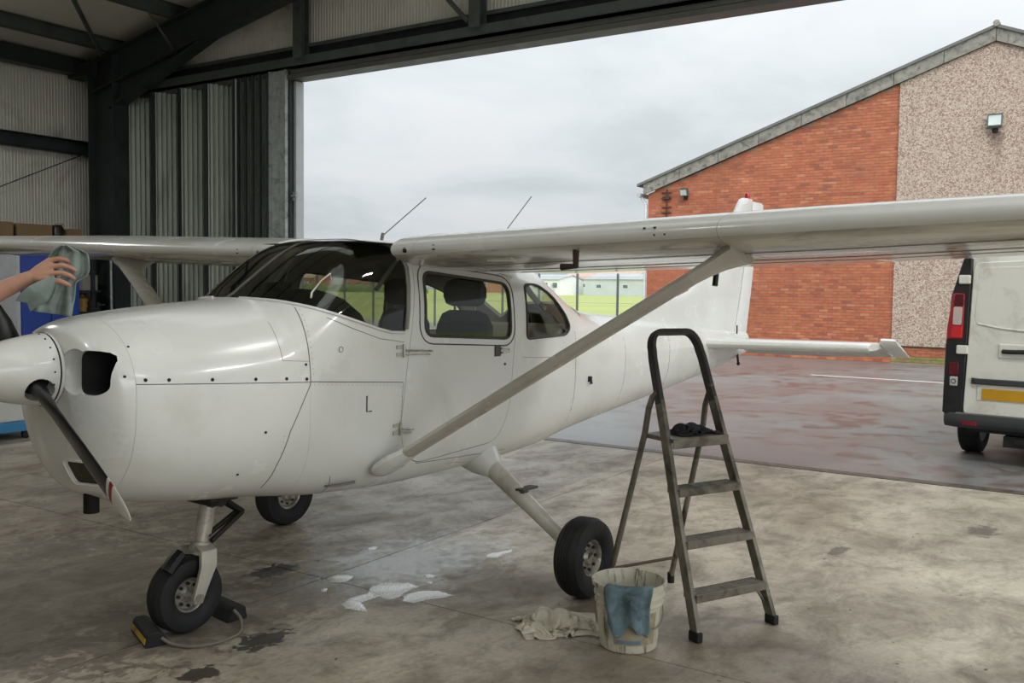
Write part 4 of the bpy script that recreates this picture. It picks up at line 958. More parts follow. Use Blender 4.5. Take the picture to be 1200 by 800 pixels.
for s in (-1, 1):
    m = MB(); bar(m, [(s*hwz(z), rail(z), z) for z in (.035,.2,.5,.8,1.0,1.14)], .026, .056)
    m.build('rail', alu, ST, 0, .004)
    MB().box((s*.258, .012, .025), (.036,.07,.05)).build('foot_cap', black_rub, ST, 0, .006)
# looped handrail in one piece
pts = [(-hwz(z), rail(z), z) for z in (1.12,1.25,1.35)]
for q in range(0, 7):
    a = PI*q/12; z = 1.39+.10*math.sin(a); pts.append((-.165+.075*(1-math.cos(a)), rail(z), z))
for q in range(0, 7):
    a = PI/2+PI*q/12; z = 1.39+.10*math.sin(a); pts.append((.09-.075*math.cos(a), rail(z), z))
pts += [(hwz(z), rail(z), z) for z in (1.35,1.25,1.12)]
bar(MB(), pts, .03, .05).build('handrail', alu_d, ST, 60, .006)
for k, z in enumerate((.21,.455,.70)):
    w = hwz(z)-.008; m = MB().b2((-w, rail(z)-.04, z-.006), (w, rail(z)+.055, z+.006)).b2((-w, rail(z)-.045, z-.034), (w, rail(z)-.037, z+.006)).b2((-w, rail(z)+.047, z-.025), (w, rail(z)+.055, z))
    for j in range(6): m.b2((-w+.01, rail(z)-.03+j*.015, z+.006), (w-.01, rail(z)-.024+j*.015, z+.009))
    m.build('step', alu, ST, 0, .003)
z = .94; w = hwz(z)-.004
MB().b2((-w, rail(z)-.05, z-.012), (w, rail(z)+.20, z+.012)).b2((-w, rail(z)-.055, z-.04), (w, rail(z)-.045, z+.012)).build('platform', alu, ST, 0, .006)
fy = Vector((1.6,-1.36,0))-LM; gy_ = fy.dot(ln); gx_ = fy.dot(ab); fy2 = Vector((2.028,-1.542,0))-LM
for s, fx, fyy in ((-1, gx_, gy_), (1, fy2.dot(ab), fy2.dot(ln))):
    m = MB(); tpz = 1.18
    m.tube([(s*(hwz(tpz)+.005), rail(tpz)+.0, tpz), (s*(hwz(1.15)+.012), rail(1.15)+.04, 1.155), (s*.198, rail(1.1)+.085, 1.09), (fx*.15+s*.198*.85, .51, .95), (fx, fyy, .03)], .0165, 10); m.build('rear_leg', alu, ST)
    MB().tube([(fx, fyy, 0), (fx, fyy, .06)], .021, 10).build('foot_cap', black_rub, ST)
    zz = .80
def onleg(s, z):
    fx, fyy = (gx_, gy_) if s < 0 else (fy2.dot(ab), fy2.dot(ln)); t = (.95-z)/(.92); a = Vector((fx*.15+s*.198*.85, .51, .95)); b = Vector((fx, fyy, .03)); return a+(b-a)*t
MB().tube([onleg(-1,.16), onleg(1,.16)], .0095, 8).build('rear_brace', mat('rusty_rod', '#5a4a3e', .7, .3, .25, 15), ST)
for s in (-1, 1):
    MB().tube([(s*(hwz(.21)-.045), rail(.2)+.01, .19), (s*(hwz(.1)-.004), rail(.10)+.01, .095)], .008, 8).build('step_brace', alu, ST)
    MB().tube([(s*hwz(.94), rail(.94)+.18, .935), onleg(s, .90)], .008, 6).build('platform_link', alu, ST)

# ------------------------------------------------------------------ cloths: sheets with thickness
def sheet(name, fn, nu, nv, m, th=.003, parent=None, smooth=80):
    mb = MB(); pts = [[Vector(fn(i/nu, j/nv)) for j in range(nv+1)] for i in range(nu+1)]
    for r in pts: mb.v += [tuple(p) for p in r]
    for i in range(nu):
        for j in range(nv): k = i*(nv+1)+j; mb.f.append((k, k+1, k+nv+2, k+nv+1)); mb.m.append(0)
    o = mb.build(name, m, parent, smooth); s_ = o.modifiers.new('thick', 'SOLIDIFY'); s_.thickness = th; s_.offset = 0
    return o
def fbm(x, y, sd=0.): return mnoise.noise((x, y, sd))
def ridge(x, y, sd): return 1-abs(mnoise.noise((x, y, sd)))*2.0
grey_rag = mat('grubby_white_rag', '#cdc7b8', .95, 0, .1, 14, ('#7d735f', .5, .72, 10), .25, 160)
black_rag = mat('oily_black_rag', '#26262a', .8, 0, .3, 18, ('#4c4d50', .55, .75, 12), .25, 160)
blue_rag = mat('blue_microfibre', '#6f858d', .95, 0, .15, 16, ('#36454c', .42, .68, 8), .3, 180)
def crumple(n, m, lx, ly, squeeze, seed, peak, steps=90, lumps=()):
    """a square of cloth pushed together and let fall on the ground: distance constraints, gravity and friction"""
    rs = np.random.RandomState(seed); gx_ = np.linspace(-.5, .5, n); gy_ = np.linspace(-.5, .5, m); X, Y = np.meshgrid(gx_, gy_, indexing='ij')
    P = np.zeros((n, m, 3)); P[..., 0] = X*lx*squeeze; P[..., 1] = Y*ly*squeeze
    for i in range(n):
        for j in range(m):
            q = (X[i, j]*5, Y[i, j]*5, seed*1.7)
            P[i, j, 2] = .05+.07*abs(mnoise.noise(q))+peak*max(0, 1-2.2*math.hypot(X[i, j]+.08, Y[i, j]-.05))
            P[i, j, 0] += .035*mnoise.noise((q[0], q[1], q[2]+5)); P[i, j, 1] += .035*mnoise.noise((q[0], q[1], q[2]+9))
    V = np.zeros_like(P); dx, dy = lx/(n-1), ly/(m-1); dd = math.hypot(dx, dy)
    cons = []
    for k in (0, 1):
        cons += [((slice(k, n-1, 2), slice(None)), (slice(k+1, n, 2), slice(None)), dx, 1.), ((slice(None), slice(k, m-1, 2)), (slice(None), slice(k+1, m, 2)), dy, 1.)]
        for l in (0, 1):
            cons += [((slice(k, n-1, 2), slice(l, m-1, 2)), (slice(k+1, n, 2), slice(l+1, m, 2)), dd, .6), ((slice(k+1, n, 2), slice(l, m-1, 2)), (slice(k, n-1, 2), slice(l+1, m, 2)), dd, .6)]
    for k in range(3):
        a0 = np.arange(k, n-3, 6); cons.append(((a0, slice(None)), (a0+3, slice(None)), 3*dx, .12)); b0 = np.arange(k, m-3, 6); cons.append(((slice(None), b0), (slice(None), b0+3), 3*dy, .12))
    for it in range(steps):
        Q = P+V*.96; Q[..., 2] -= .0012
        for _ in range(8):
            for ia, ib, L_, st in cons:
                A, B = Q[ia], Q[ib]
                na, nb_ = min(A.shape[0], B.shape[0]), min(A.shape[1], B.shape[1]); A, B = A[:na, :nb_], B[:na, :nb_]
                D = B-A; l_ = np.linalg.norm(D, axis=2, keepdims=True)+1e-9; cor = D*(.5*st*(l_-L_)/l_)
                if st < .5: cor = np.where(l_ < L_*.55, cor, 0)
                if isinstance(ia[0], slice) and isinstance(ia[1], slice): Q[ia][:na, :nb_] += cor; Q[ib][:na, :nb_] -= cor
                else: Q[ia] = Q[ia]+cor; Q[ib] = Q[ib]-cor
            Q[..., 2] = np.maximum(Q[..., 2], .004)
            for cx, cy, cz, r_ in lumps:          # the layers bunched underneath
                D = Q-np.array((cx, cy, cz)); l_ = np.linalg.norm(D, axis=2, keepdims=True)+1e-9; Q = np.where(l_ < r_, Q+D*((r_-l_)/l_), Q)
        low = (Q[..., 2] < .012)[..., None]; dxy = Q-P; dxy[..., 2] = 0
        Q = np.where(low, Q-dxy*.7, Q); V = (Q-P)*.9; P = Q
    return P
def rag(label, P, o_, rz, m, th=.0035):
    n, k = P.shape[:2]; mb = MB(); mb.v = [tuple(p) for p in P.reshape(-1, 3)]
    for i in range(n-1):
        for j in range(k-1): q = i*k+j; mb.f.append((q, q+1, q+k+1, q+k)); mb.m.append(0)
    o = mb.build('rag', m, None, 180); o.location = o_; o.rotation_euler = (0, 0, rz)
    ss = o.modifiers.new('soft', 'SUBSURF'); ss.levels = ss.render_levels = 1
    s_ = o.modifiers.new('thick', 'SOLIDIFY'); s_.thickness = th; s_.offset = 0; tag(o, label, 'cloth'); return o
rag('crumpled dirty white rag lying on the concrete left of the bucket', crumple(48, 42, .72, .56, .50, 3, .14, 70, ((-.06,.06,.03,.05),(.0,-.01,.05,.05),(.09,-.03,.0,.055),(-.13,-.03,.0,.045),(.05,.06,.0,.05))), (1.01, -1.43, 0), -.75, grey_rag)
pc = LM+ln*(rail(.94)+.075)+ab*.035
rag('black oily rag bunched on the top platform of the step ladder', crumple(40, 30, .46, .30, .48, 8, .10, 60, ((-.06,.01,.01,.045),(-.01,-.02,.02,.04),(.06,.01,.0,.04))), (pc.x, pc.y, .953), ang, black_rag)

# ------------------------------------------------------------------ bucket
bk_m = NT('stained_white_plastic'); pb = bk_m.pos()
cb = bk_m.mix(bk_m.map(bk_m.noise(pb, 4, 5), .3, .7), lin('#d2cebd'), lin('#bdb8a5'))
cb = bk_m.mix(bk_m.map(bk_m.noise(bk_m.scalev(pb, (9,9,1.2)), 3.2, 7, .7), .53, .64), cb, lin('#4a4335'))
cb = bk_m.mix(bk_m.math('MULTIPLY', bk_m.map(bk_m.noise(pb, 11, 8, .7), .5, .7), .5), cb, lin('#8b8470'))
bk_m.set(Base_Color=cb, Roughness=.5)
BC = Vector((1.02,-1.825,0)); BK = thing('bucket', 'dirty white plastic bucket with a wire handle on the floor by the ladder', 'bucket', BC, -.55)
R0, R1, BH = .137, .170, .325
rr_ = lambda z: R0+(R1-R0)*z/BH
prof = [(.0001,.0),(R0-.01,.0),(R0,.008),(rr_(.06),.06),(rr_(.215),.215),(rr_(.22)+.006,.22),(rr_(.228)+.006,.228),(rr_(.233),.233),(rr_(.25),.25),(rr_(.255)+.007,.255),(rr_(.264)+.007,.264),(rr_(.27),.27),(rr_(.30),.30),(R1+.010,.303),(R1+.012,BH-.003),(R1+.006,BH),(R1-.003,BH-.002),(R1-.006,.30),(rr_(.06)-.006,.06),(R0-.008,.012),(.0001,.010)]
MB().lathe(prof, 56).build('body', bk_m.m, BK, 35)
wash = mat('cloudy_wash_water', '#6f6f66', .12)
MB().lathe([(rr_(.09)-.0062,.09),(.0001,.09)], 40).build('wash_water', wash, BK)
for a in (PI*.0+.35, PI+.35):
    c = Vector((math.cos(a), math.sin(a), 0))*(R1-.002)+Vector((0,0,.272)); MB().tube([c, c+Vector((math.cos(a), math.sin(a), 0))*.018], .022, 14).build('handle_lug', bk_m.m, BK)
pts = []
for q in range(21):
    a = PI*q/20; e1 = Vector((math.cos(.35), math.sin(.35), 0)); sd_ = Vector((math.sin(.35), -math.cos(.35), 0))
    zz_ = .272-.15*math.sin(a); pts.append(e1*math.cos(a)*(rr_(zz_)+.013)+sd_*math.sin(a)*(rr_(zz_)+.010)+Vector((0,0,zz_)))
MB().tube(pts, .0032, 8).build('wire_handle', mat('dull_wire', '#8d8b84', .4, .7), BK)
def patch(nm, a0, a1, z0, z1, m, out=.0012):
    mb = MB(); k = 14; vs = []
    for z in (z0, z1):
        for i in range(k+1): a = a0+(a1-a0)*i/k; r_ = rr_(z)+out; vs.append((r_*math.cos(a), r_*math.sin(a), z))
    mb.add(vs, [(i, i+1, k+2+i, k+1+i) for i in range(k)]); return mb.build(nm, m, BK, 60, fix=False)
va = math.atan2(-4.01+1.80, -2.92-1.035)+.55     # towards the open hangar floor
patch('label', va-.50, va+.95, .045, .20, mat('faded_label', '#a69d85', .7, 0, .15, 10, ('#857b62', .5, .7, 8)))
patch('label_band', va-.42, va+.42, .052, .072, mat('faded_blue_band', '#6c8290', .6, 0, .2, 12), .002)
patch('label_mark', va+.30, va+.62, .138, .145, mat('pale_label_print', '#c9c4b2', .6), .002)
# blue cloth over the rim
def drape(u, v):
    a = va-.62+1.22*u+.03*math.sin(v*9); fold = .017*math.sin(u*12+.4)+.006*fbm(u*5, v*4, 1.)
    Lo = .175+.05*math.sin(u*PI*2.2+.3)+.06*math.exp(-((u-.72)/.16)**2)-.05*math.exp(-((u-.02)/.14)**2)
    s = v*(Lo+.13)-.09
    ca, sa = math.cos(a), math.sin(a)
    if s < -.012: r_ = R1-.010-.003; z = BH+.006+s+.012; r_ -= .004+abs(fold)*.3
    elif s < .016:
        t = (s+.012)/.028; r_ = R1-.013+(.032)*t; z = BH+.006+.008*math.sin(t*PI)
    else: z = BH+.006-(s-.016); r_ = max(rr_(z)+.017, R1+.016-.10*max(0, s-.05))+.007+fold*min(1, (s)*9)
    narrow = 1-.16*max(0, v-.45)
    a2 = va-.0+(a-va)*narrow; ca, sa = math.cos(a2), math.sin(a2)
    p = Vector((r_*ca, r_*sa, z)); p = Matrix.Rotation(-.55, 4, 'Z') @ p
    return BC+p
o = sheet('cleaning_cloth', drape, 40, 46, blue_rag, .004); tag(o, 'damp blue cloth hanging over the front rim of the white bucket', 'cloth')

# ------------------------------------------------------------------ wheel chocks joined by a cord
ck = thing('wheel_chocks', 'pair of black rubber chocks, yellow stripe, roped together at the nose wheel', 'wheel chock', (-.2,0,0))
chock_m = mat('chock_rubber', '#1c1c1d', .8, 0, .25, 20); yel = mat('worn_yellow_stripe', '#b39330', .6, 0, .2, 18, ('#4d4426', .55, .7, 14))
for sx, x0, yaw in ((1, -.15, -.33), (-1, .27, -.1)):
    R = rot('Z', yaw); m = MB(); po = [(-.06*sx,0),(.06*sx,0),(.03*sx,.055),(.01*sx,.072),(-.035*sx,.072),(-.05*sx,.062)]
    f = lambda p, h: tuple(R @ Vector((p[0], h, p[1]))+Vector((x0, .05 if sx > 0 else .05, 0)))
    c_ = m.prism(po, -.14, .14, f).build('chock', chock_m, ck, 0, .008)
    if sx > 0:
        MB().prism([(-.0585,.018),(-.0525,.044),(-.055,.045),(-.061,.019)], -.135, .135, f).build('stripe', yel, c_, 0)
ropep = [(-.18,-.09,.04),(-.155,-.14,.015),(-.10,-.23,.008),(.0,-.275,.008),(.10,-.27,.008),(.18,-.22,.012),(.215,-.16,.05),(.21,-.12,.075)]
xs_ = [interp(range(8), [p[i] for p in ropep]) for i in range(3)]
MB().tube([tuple(f(k/4) for f in xs_) for k in range(29)], .008, 8).build('cord', mat('grey_cord', '#77736a', .9), ck)

# ------------------------------------------------------------------ soap suds on the floor
foam = NT('soap_foam'); pf = foam.wpos(); vf = foam.n('TexVoronoi', Vector=pf, Scale=95.0)
foam.set(Base_Color=foam.mix(foam.map(vf.outputs['Distance'], .1, .7), lin('#ffffff'), lin('#e6eaeb')), Roughness=.2, Specular_IOR_Level=.9, Coat_Weight=.6, Coat_Roughness=.15); foam.bump(vf.outputs['Distance'], .7, .006)
def suds(poly, h, label, group=None, holes=0):
    # outline roughened, domed by shrinking rings
    pts = []; k = len(poly)
    for i in range(k):
        a, b = Vector(poly[i]), Vector(poly[(i+1) % k]); n_ = max(2, int((b-a).length/.012))
        for j in range(n_):
            q = a+(b-a)*(j/n_); d_ = .010*mnoise.noise((q.x*60, q.y*60, 3)); t = (b-a).normalized(); pts.append((q.x-t.y*d_, q.y+t.x*d_))
    mb = MB(); n_ = len(pts); vs = [(x, y, .0005) for x, y in pts]+[(x, y, h*.7) for x, y in grow2(pts, .006)]
    me = bmesh.new(); bv = [me.verts.new(v) for v in vs]
    for i in range(n_): me.faces.new((bv[i], bv[(i+1) % n_], bv[n_+(i+1) % n_], bv[n_+i]))
    ed = [me.edges.get((bv[n_+i], bv[n_+(i+1) % n_])) for i in range(n_)]
    bmesh.ops.triangle_fill(me, edges=ed, use_beauty=True)
    bmesh.ops.recalc_face_normals(me, faces=me.faces)
    d_ = bpy.data.meshes.new('soap_suds'); me.to_mesh(d_); me.free()
    o = link('soap_suds', d_, foam.m, None, 60); tag(o, label, 'suds', group); return o
def grow2(pts, d):
    out = []; k = len(pts)
    ar = sum(pts[i-1][0]*pts[i][1]-pts[i][0]*pts[i-1][1] for i in range(k)); sg = 1 if ar > 0 else -1
    for i in range(k):
        t = Vector(pts[(i+1) % k])-Vector(pts[i-1]); t.normalize(); out.append((pts[i][0]-t.y*d*sg, pts[i][1]+t.x*d*sg))
    return out
SU = [([(0.557,-0.319),(0.652,-0.286),(0.714,-0.289),(0.769,-0.3),(0.85,-0.239),(0.942,-0.23),(0.993,-0.282),(1.058,-0.356),(1.041,-0.447),(0.964,-0.443),(0.901,-0.453),(0.84,-0.48),(0.77,-0.463),(0.78,-0.389),(0.705,-0.381),(0.639,-0.382),(0.605,-0.449),(0.558,-0.513),(0.548,-0.459),(0.529,-0.382)], .006, 'largest patch of white soap suds, across the floor joint'),
 ([(0.86,-0.50),(0.912,-0.478),(1.001,-0.507),(1.054,-0.573),(1.052,-0.701),(0.987,-0.678),(0.901,-0.628),(0.819,-0.608),(0.80,-0.54)], .003, 'thin grey suds trailing right from the largest suds patch'),
 ([(0.814,0.076),(0.883,0.082),(0.934,0.045),(0.944,-0.008),(0.88,-0.047),(0.817,-0.043),(0.784,0.011)], .006, 'oval suds patch beside the crossing of the floor joints'),
 ([(0.663,-0.036),(0.698,-0.056),(0.655,-0.098),(0.634,-0.083)], .004, 'small suds spot just in front of the crossing of the floor joints'),
 ([(1.214,-0.324),(1.256,-0.329),(1.259,-0.374),(1.216,-0.399),(1.18,-0.38)], .005, 'small round suds spot behind the largest suds patch'),
 ([(1.138,-0.418),(1.165,-0.439),(1.133,-0.463),(1.115,-0.446)], .004, 'tiny suds fleck between the round spot and the largest suds patch'),
 ([(1.772,-0.354),(1.844,-0.35),(1.889,-0.368),(1.999,-0.4),(1.944,-0.437),(1.857,-0.423),(1.791,-0.442),(1.746,-0.395)], .005, 'long suds streak nearest the landing gear leg of the near main wheel'),
 ([(1.428,0.355),(1.479,0.357),(1.486,0.324),(1.433,0.292),(1.391,0.304)], .002, 'faint suds spot on the pale washed floor behind the crossing joints')]
for p, h, lb in SU: suds(p, h, lb, 'soap suds on the floor')

# ------------------------------------------------------------------ van behind the wing tip
vanw = mat('dusty_white_van_paint', '#dedfd6', .3, 0, .03, 2, ('#a9a190', .52, .8, 2.2), coat=.4)
vblk = mat('black_van_plastic', '#1b1c1e', .5, 0, .15, 10); vgrey = mat('grey_bumper_plastic', '#3b3d3f', .5, 0, .1, 8)
VW = thing('van', 'white panel van parked outside on the wet tarmac, seen from behind', 'van', (7.5,-2.815,-.02), math.radians(-2.7))
hwv = interp([.25,.5,1.0,1.5,1.95,2.1], [.96,.985,.99,.96,.90,.82])
L_ = 4.9
def vsec(x, ins=0, zb=.43, zt=2.14):
    zs = [zb,.5,.8,1.1,1.4,1.7,1.95,2.08,zt]; r = [(x, -(hwv(z)-ins if i < 8 else .70), z) for i, z in enumerate(zs)]
    return r+[(x, -y, z) for x, y, z in r[::-1]]
MB().loft([vsec(.035,.10), vsec(.06,.035), vsec(.12,.008), vsec(.3), vsec(2.0), vsec(3.6), vsec(4.0,.02)]).build('body', vanw, VW, 45)
hoodp = [(3.95,.30),(3.95,2.08),(4.25,1.9),(4.75,1.15),(5.25,.98),(5.4,.75),(5.4,.3)]
MB().prism(hoodp, -.93, .93, lambda p, h: (p[0], h, p[1])).build('bonnet', vanw, VW, 30, .05)
MB().add([(4.24,-.8,1.84),(4.24,.8,1.84),(4.74,.86,1.21),(4.74,-.86,1.21)], [(0,1,2,3)]).build('windscreen', mat('van_glass', '#1c2224', .1), VW, 0)
def face_poly(poly, x0, x1): return MB().prism(poly, x0, x1, lambda p, h: (h, p[0], p[1]))
# rear doors: two leaves with a pressed panel, split at the middle (local y positive is the van's left)
for s in (1, -1):
    po = rnd_poly([(s*.775,.50),(s*.755,1.0),(s*.72,2.05),(s*.004,2.08),(s*.004,.50)], [.07,.3,.08,.01,.02], 4)
    dd = face_poly(po, -.005, .06).build('rear_door', vanw, VW, 30, .012)
    if s > 0:
        pp = rnd_poly([(.70,1.42),(.665,2.0),(.05,2.02),(.05,1.36)], [.09,.06,.05,.05], 5)
        face_poly(pp, -.009, .0).build('pressed_panel', vanw, dd, 30, .006)
        MB().tube([(-.010,.66,1.435),(-.013,.45,1.395),(-.014,.05,1.36)], .009, 6).build('crease', vanw, dd)
    else:
        pp = rnd_poly([(-.70,1.42),(-.665,2.0),(-.05,2.02),(-.05,1.36)], [.09,.06,.05,.05], 5)
        face_poly(pp, -.012, .0).build('rear_window_glass', mat('van_glass_dark', '#181c1e', .1), dd, 30, .006)
    for z in (1.88, 1.165): MB().b2((-.03, s*.80-.055, z-.045), (.02, s*.80+.055, z+.045)).build('door_hinge', vanw, VW, 0, .012)
    # tail light column in black plastic with lamps
    cp = rnd_poly([(s*.785,.50),(s*.765,1.0),(s*.735,2.10),(s*.82,2.10),(s*.925,1.72),(s*.965,1.2),(s*.975,.5)], .02, 2)
    face_poly(cp, .0, .12).build('lamp_column', vblk, VW, 30, .012)
    lp = rnd_poly([(s*.80,1.27),(s*.795,1.74),(s*.905,1.74),(s*.952,1.40),(s*.957,1.27)], .025, 3)
    tl = face_poly(lp, -.018, .05).build('tail_light', mat('red_lens', '#9c0f18', .15, 0, .05), VW, 30, .012)
    face_poly(rnd_poly([(s*.815,1.415),(s*.812,1.60),(s*.895,1.60),(s*.90,1.415)], .015, 2), -.024, -.01).build('clear_lens', mat('clear_lens', '#c3b5ae', .15), tl, 30, .004)
    face_poly(rnd_poly([(s*.81,1.285),(s*.812,1.405),(s*.90,1.405),(s*.915,1.285)], .015, 2), -.023, -.01).build('brake_lens', mat('bright_red_lens', '#c8121c', .15), tl, 30, .004)
    face_poly(rnd_poly([(s*.80,1.61),(s*.80,1.73),(s*.885,1.73),(s*.895,1.61)], .01, 2), -.023, -.01).build('dark_red_lens', mat('dark_red_lens', '#4e0c14', .15), tl, 30, .004)
    lo = face_poly(rnd_poly([(s*.83,.90),(s*.83,1.03),(s*.92,1.03),(s*.92,.90)], .01, 2), -.012, .02).build('lower_light', mat('dim_red_lens', '#5a151b', .2), VW, 30, .004)
    face_poly(rnd_poly([(s*.835,.79),(s*.835,.885),(s*.91,.885),(s*.91,.79)], .008, 2), -.010, .02).build('reverse_light', mat('clear_lens_grey', '#b9b9b4', .2), VW, 30, .004)
    m = MB()
    m.tube([(-.012, s*.873+.022*math.cos(q*PI/5), .838+.022*math.sin(q*PI/5)) for q in range(10)], .004, 5, loop=True); m.build('bulb_ring', vgrey, VW)
bp = MB().loft([[(x, y, z) for x, z in ((-.03+dx,.515),(-.05+dx,.46),(-.045+dx,.41),(.0+dx,.365),(.25,.365),(.25,.515))] for y, dx in ((-.985,.22),(-.96,.06),(-.85,.0),(.85,.0),(.96,.06),(.985,.22))]).build('bumper', vgrey, VW, 40, .01)
MB().b2((-.035,-.84,.506),(.0,.84,.522)).build('bumper_step', mat('worn_grey_step', '#6d6d6a', .5), bp, 0, .004)
for s in (1,-1): MB().b2((-.056, s*.70-.07, .40),(-.04, s*.70+.07, .44)).build('reflector', mat('reflector_red', '#7c1a26', .25), bp, 0, .004)
MB().b2((.05,-.85,.20),(.3,.4,.31)).b2((.02,-.3,.24),(.2,.30,.30)).build('underbody', vblk, VW, 0)
MB().loft([[(-.035,y,.895-k*.01),(-.055*k,y,.88),(-.05*k,y,.83),(-.03,y,.82)] for y, k in ((.70,.4),(.66,1),(-.66,1),(-.70,.4))]).build('plate_light_bar', vgrey, VW, 30, .008)
MB().b2((-.014,-.30,.66),(-.004,.645,.815)).build('plate_recess', vanw, VW, 0, .003)
npl = MB().b2((-.020,.08,.668),(-.012,.60,.782)).build('number_plate', mat('yellow_plate', '#c1921d', .45, 0, .04, 6), VW, 0, .003)
hd_ = MB().b2((-.025,.20,1.10),(-.004,.46,1.24)).build('handle_recess', vanw, VW, 0, .03)
MB().tube([(-.03,.42,1.165),(-.055,.37,1.165),(-.055,.08,1.175),(-.03,.04,1.18)], .022, 10).build('door_handle', vblk, hd_)
def vwheel(x, y):
    M = Matrix.Translation((x, y, .32)) @ rot('X', PI/2); s = -1 if y > 0 else 1
    h_ = MB().lathe([(.0001,.02*s),(.12,.03*s),(.19,.06*s),(.20,.07*s),(.205,0),(.2,-.09*s),(.0001,-.09*s)], 28, M).build('wheel', mat('silver_wheel', '#8d8f90', .4, .6), VW)
    MB().lathe([(.2,-.09),(.225,-.105),(.28,-.108),(.315,-.09),(.322,-.05),(.317,-.02),(.322,.01),(.317,.03),(.322,.05),(.315,.09),(.28,.108),(.225,.105),(.2,.09)], 40, M).build('tire', tyre_m, h_)
for x in (.88, 4.25):
    for y in (.86, -.86): vwheel(x, y)
m = MB()
for s in (1, -1): m.b2((.55, s*.6, .35), (1.25, s*.75, .6))
m.b2((.1,-.75,.32),(3.9,.75,.40)); m.build('chassis', vblk, VW, 0)

# ------------------------------------------------------------------ left side: rack, boxes, cabinet, tool chest
blue = mat('blue_cabinet_paint', '#1d3f9a', .35, 0, .06, 3); card = mat('brown_cardboard', '#8a7052', .85, 0, .12, 4); card2 = mat('dark_cardboard', '#5c4633', .85, 0, .12, 4)
rackm = mat('rack_steel', '#3a4044', .5, .4)
def hworld(x, y, z=0): return (x*math.cos(HT)-y*math.sin(HT), x*math.sin(HT)+y*math.cos(HT), z)
rk = thing('storage_rack', 'dark steel storage rack standing along the white panelled wall', 'rack', hworld(4.6,9.62), HT)
for x in (-1.7, -.4, .75):
    for y in (-.3, .3): MB().b2((x-.025,y-.025,0),(x+.025,y+.025,2.36)).build('upright', rackm, rk, 0)
for z in (.35, .9, 1.28, 1.60, 2.34): MB().b2((-1.75,-.34,z-.03),(.86,.34,z)).build('shelf', rackm, rk, 0)
def boxthing(label, x, y, z, w, d, h, m, rz=0, flaps=True):
    e = thing('cardboard_box', label, 'box', hworld(x, y, z), HT+rz, 'cardboard boxes on the rack')
    MB().b2((-w/2,-d/2,0),(w/2,d/2,h)).build('carton', m, e, 0, .004)
    MB().b2((-w/2-.001,-.025,h),(w/2+.001,.025,h+.002)).build('tape', mat('packing_tape', '#a08a66', .3), e, 0)
    return e
boxthing('small brown cardboard box at the left end of the rack top', 4.06, 9.62, 2.34, .28, .4, .22, card)
boxthing('long flat brown cardboard box on the rack top', 4.52, 9.62, 2.34, .52, .4, .21, card)
boxthing('small tan carton on the rack top, nearest the corner column', 5.12, 9.55, 2.34, .22, .3, .17, card)
e = thing('tin', 'dark rounded tin with a pale rag on it between boxes on the rack top', 'tin', hworld(4.90,9.5,2.34), HT)
MB().lathe([(.0001,0),(.09,0),(.09,.18),(.06,.22),(.0001,.22)], 20).build('body', mat('dark_brown_tin', '#33221c', .4), e); MB().ball((.03,-.02,.235), .06, 12, 0, (1.2,.8,.35)).build('rag', mat('pale_rag', '#b9b2a4', .9), e)
cbt = thing('steel_cabinet', 'tall blue steel cabinet behind the nose of the airplane', 'cabinet', hworld(4.2,8.55), HT)
MB().b2((-.55,-.25,.08),(.28,.25,2.06)).build('body', blue, cbt, 0, .008)
for s in (0, 1):
    a = -.545 if s == 0 else -.13
    d_ = MB().b2((a+.004,-.27,.10),(a+.405,-.25,2.04)).build('cabinet_door', blue, cbt, 0, .004)
    MB().b2((a+(.34 if s == 0 else .05),-.29,1.0),(a+(.36 if s == 0 else .07),-.27,1.14)).build('handle', chrome, d_, 0)
MB().b2((-.60,-.27,.0),(-.555,.25,2.07)).build('side_trim', mat('pale_cabinet_edge', '#b5bac0', .4), cbt, 0); MB().b2((-.55,-.25,0),(.28,.25,.08)).build('plinth', black, cbt, 0)
# things on the rack below the wing
def jug(label, x, y, z, m, h, r):
    e = thing('canister', label, 'canister', hworld(x, y, z), HT); MB().lathe([(.0001,0),(r,0),(r*1.03,h*.1),(r,h*.72),(r*.45,h*.88),(r*.3,h*.9),(r*.3,h),(.0001,h)], 20).build('body', m, e)
    MB().lathe([(r*.36,h*.97),(r*.36,h*1.06),(.0001,h*1.06)], 14).build('cap', black, e)
jug('yellow-brown oil canister on the rack beside the blue cabinet', 5.32, 9.54, 1.28, mat('amber_canister', '#b08a3c', .4), .26, .11)
jug('dark green oil canister on the rack shelf below the yellow-brown one', 5.18, 9.5, .9, mat('dark_canister', '#2d3a33', .4), .34, .11)
boxthing('pale carton on the rack shelf above the yellow-brown canister', 5.33, 9.50, 1.60, .24, .3, .23, mat('pale_carton', '#9c968a', .8))
boxthing('dark brown carton low on the rack, under the canisters', 4.6, 9.5, .35, .5, .4, .35, card2)
ff = thing('vise', 'small bench vise with a bright handle on the rack end', 'vise', hworld(5.38, 9.36, 1.28), HT)
MB().b2((-.08,-.06,0),(.08,.06,.06)).b2((-.06,-.05,.06),(-.01,.05,.14)).b2((.03,-.05,.06),(.08,.05,.14)).build('body', rackm, ff, 0, .006); MB().tube([(.12,-.1,.1),(.12,.1,.1)], .012, 8).tube([(.02,0,.1),(.14,0,.1)], .014, 8).build('handle', chrome, ff)
pp_ = thing('pipe', 'thin pale upright pipe in front of the corner column', 'pipe', hworld(5.50,9.08), HT); MB().tube([(0,0,0),(0,0,2.3)], .02, 10).build('tube', galv, pp_); MB().b2((-.03,-.03,2.28),(.035,.05,2.33)).build('clamp', galv, pp_, 0)
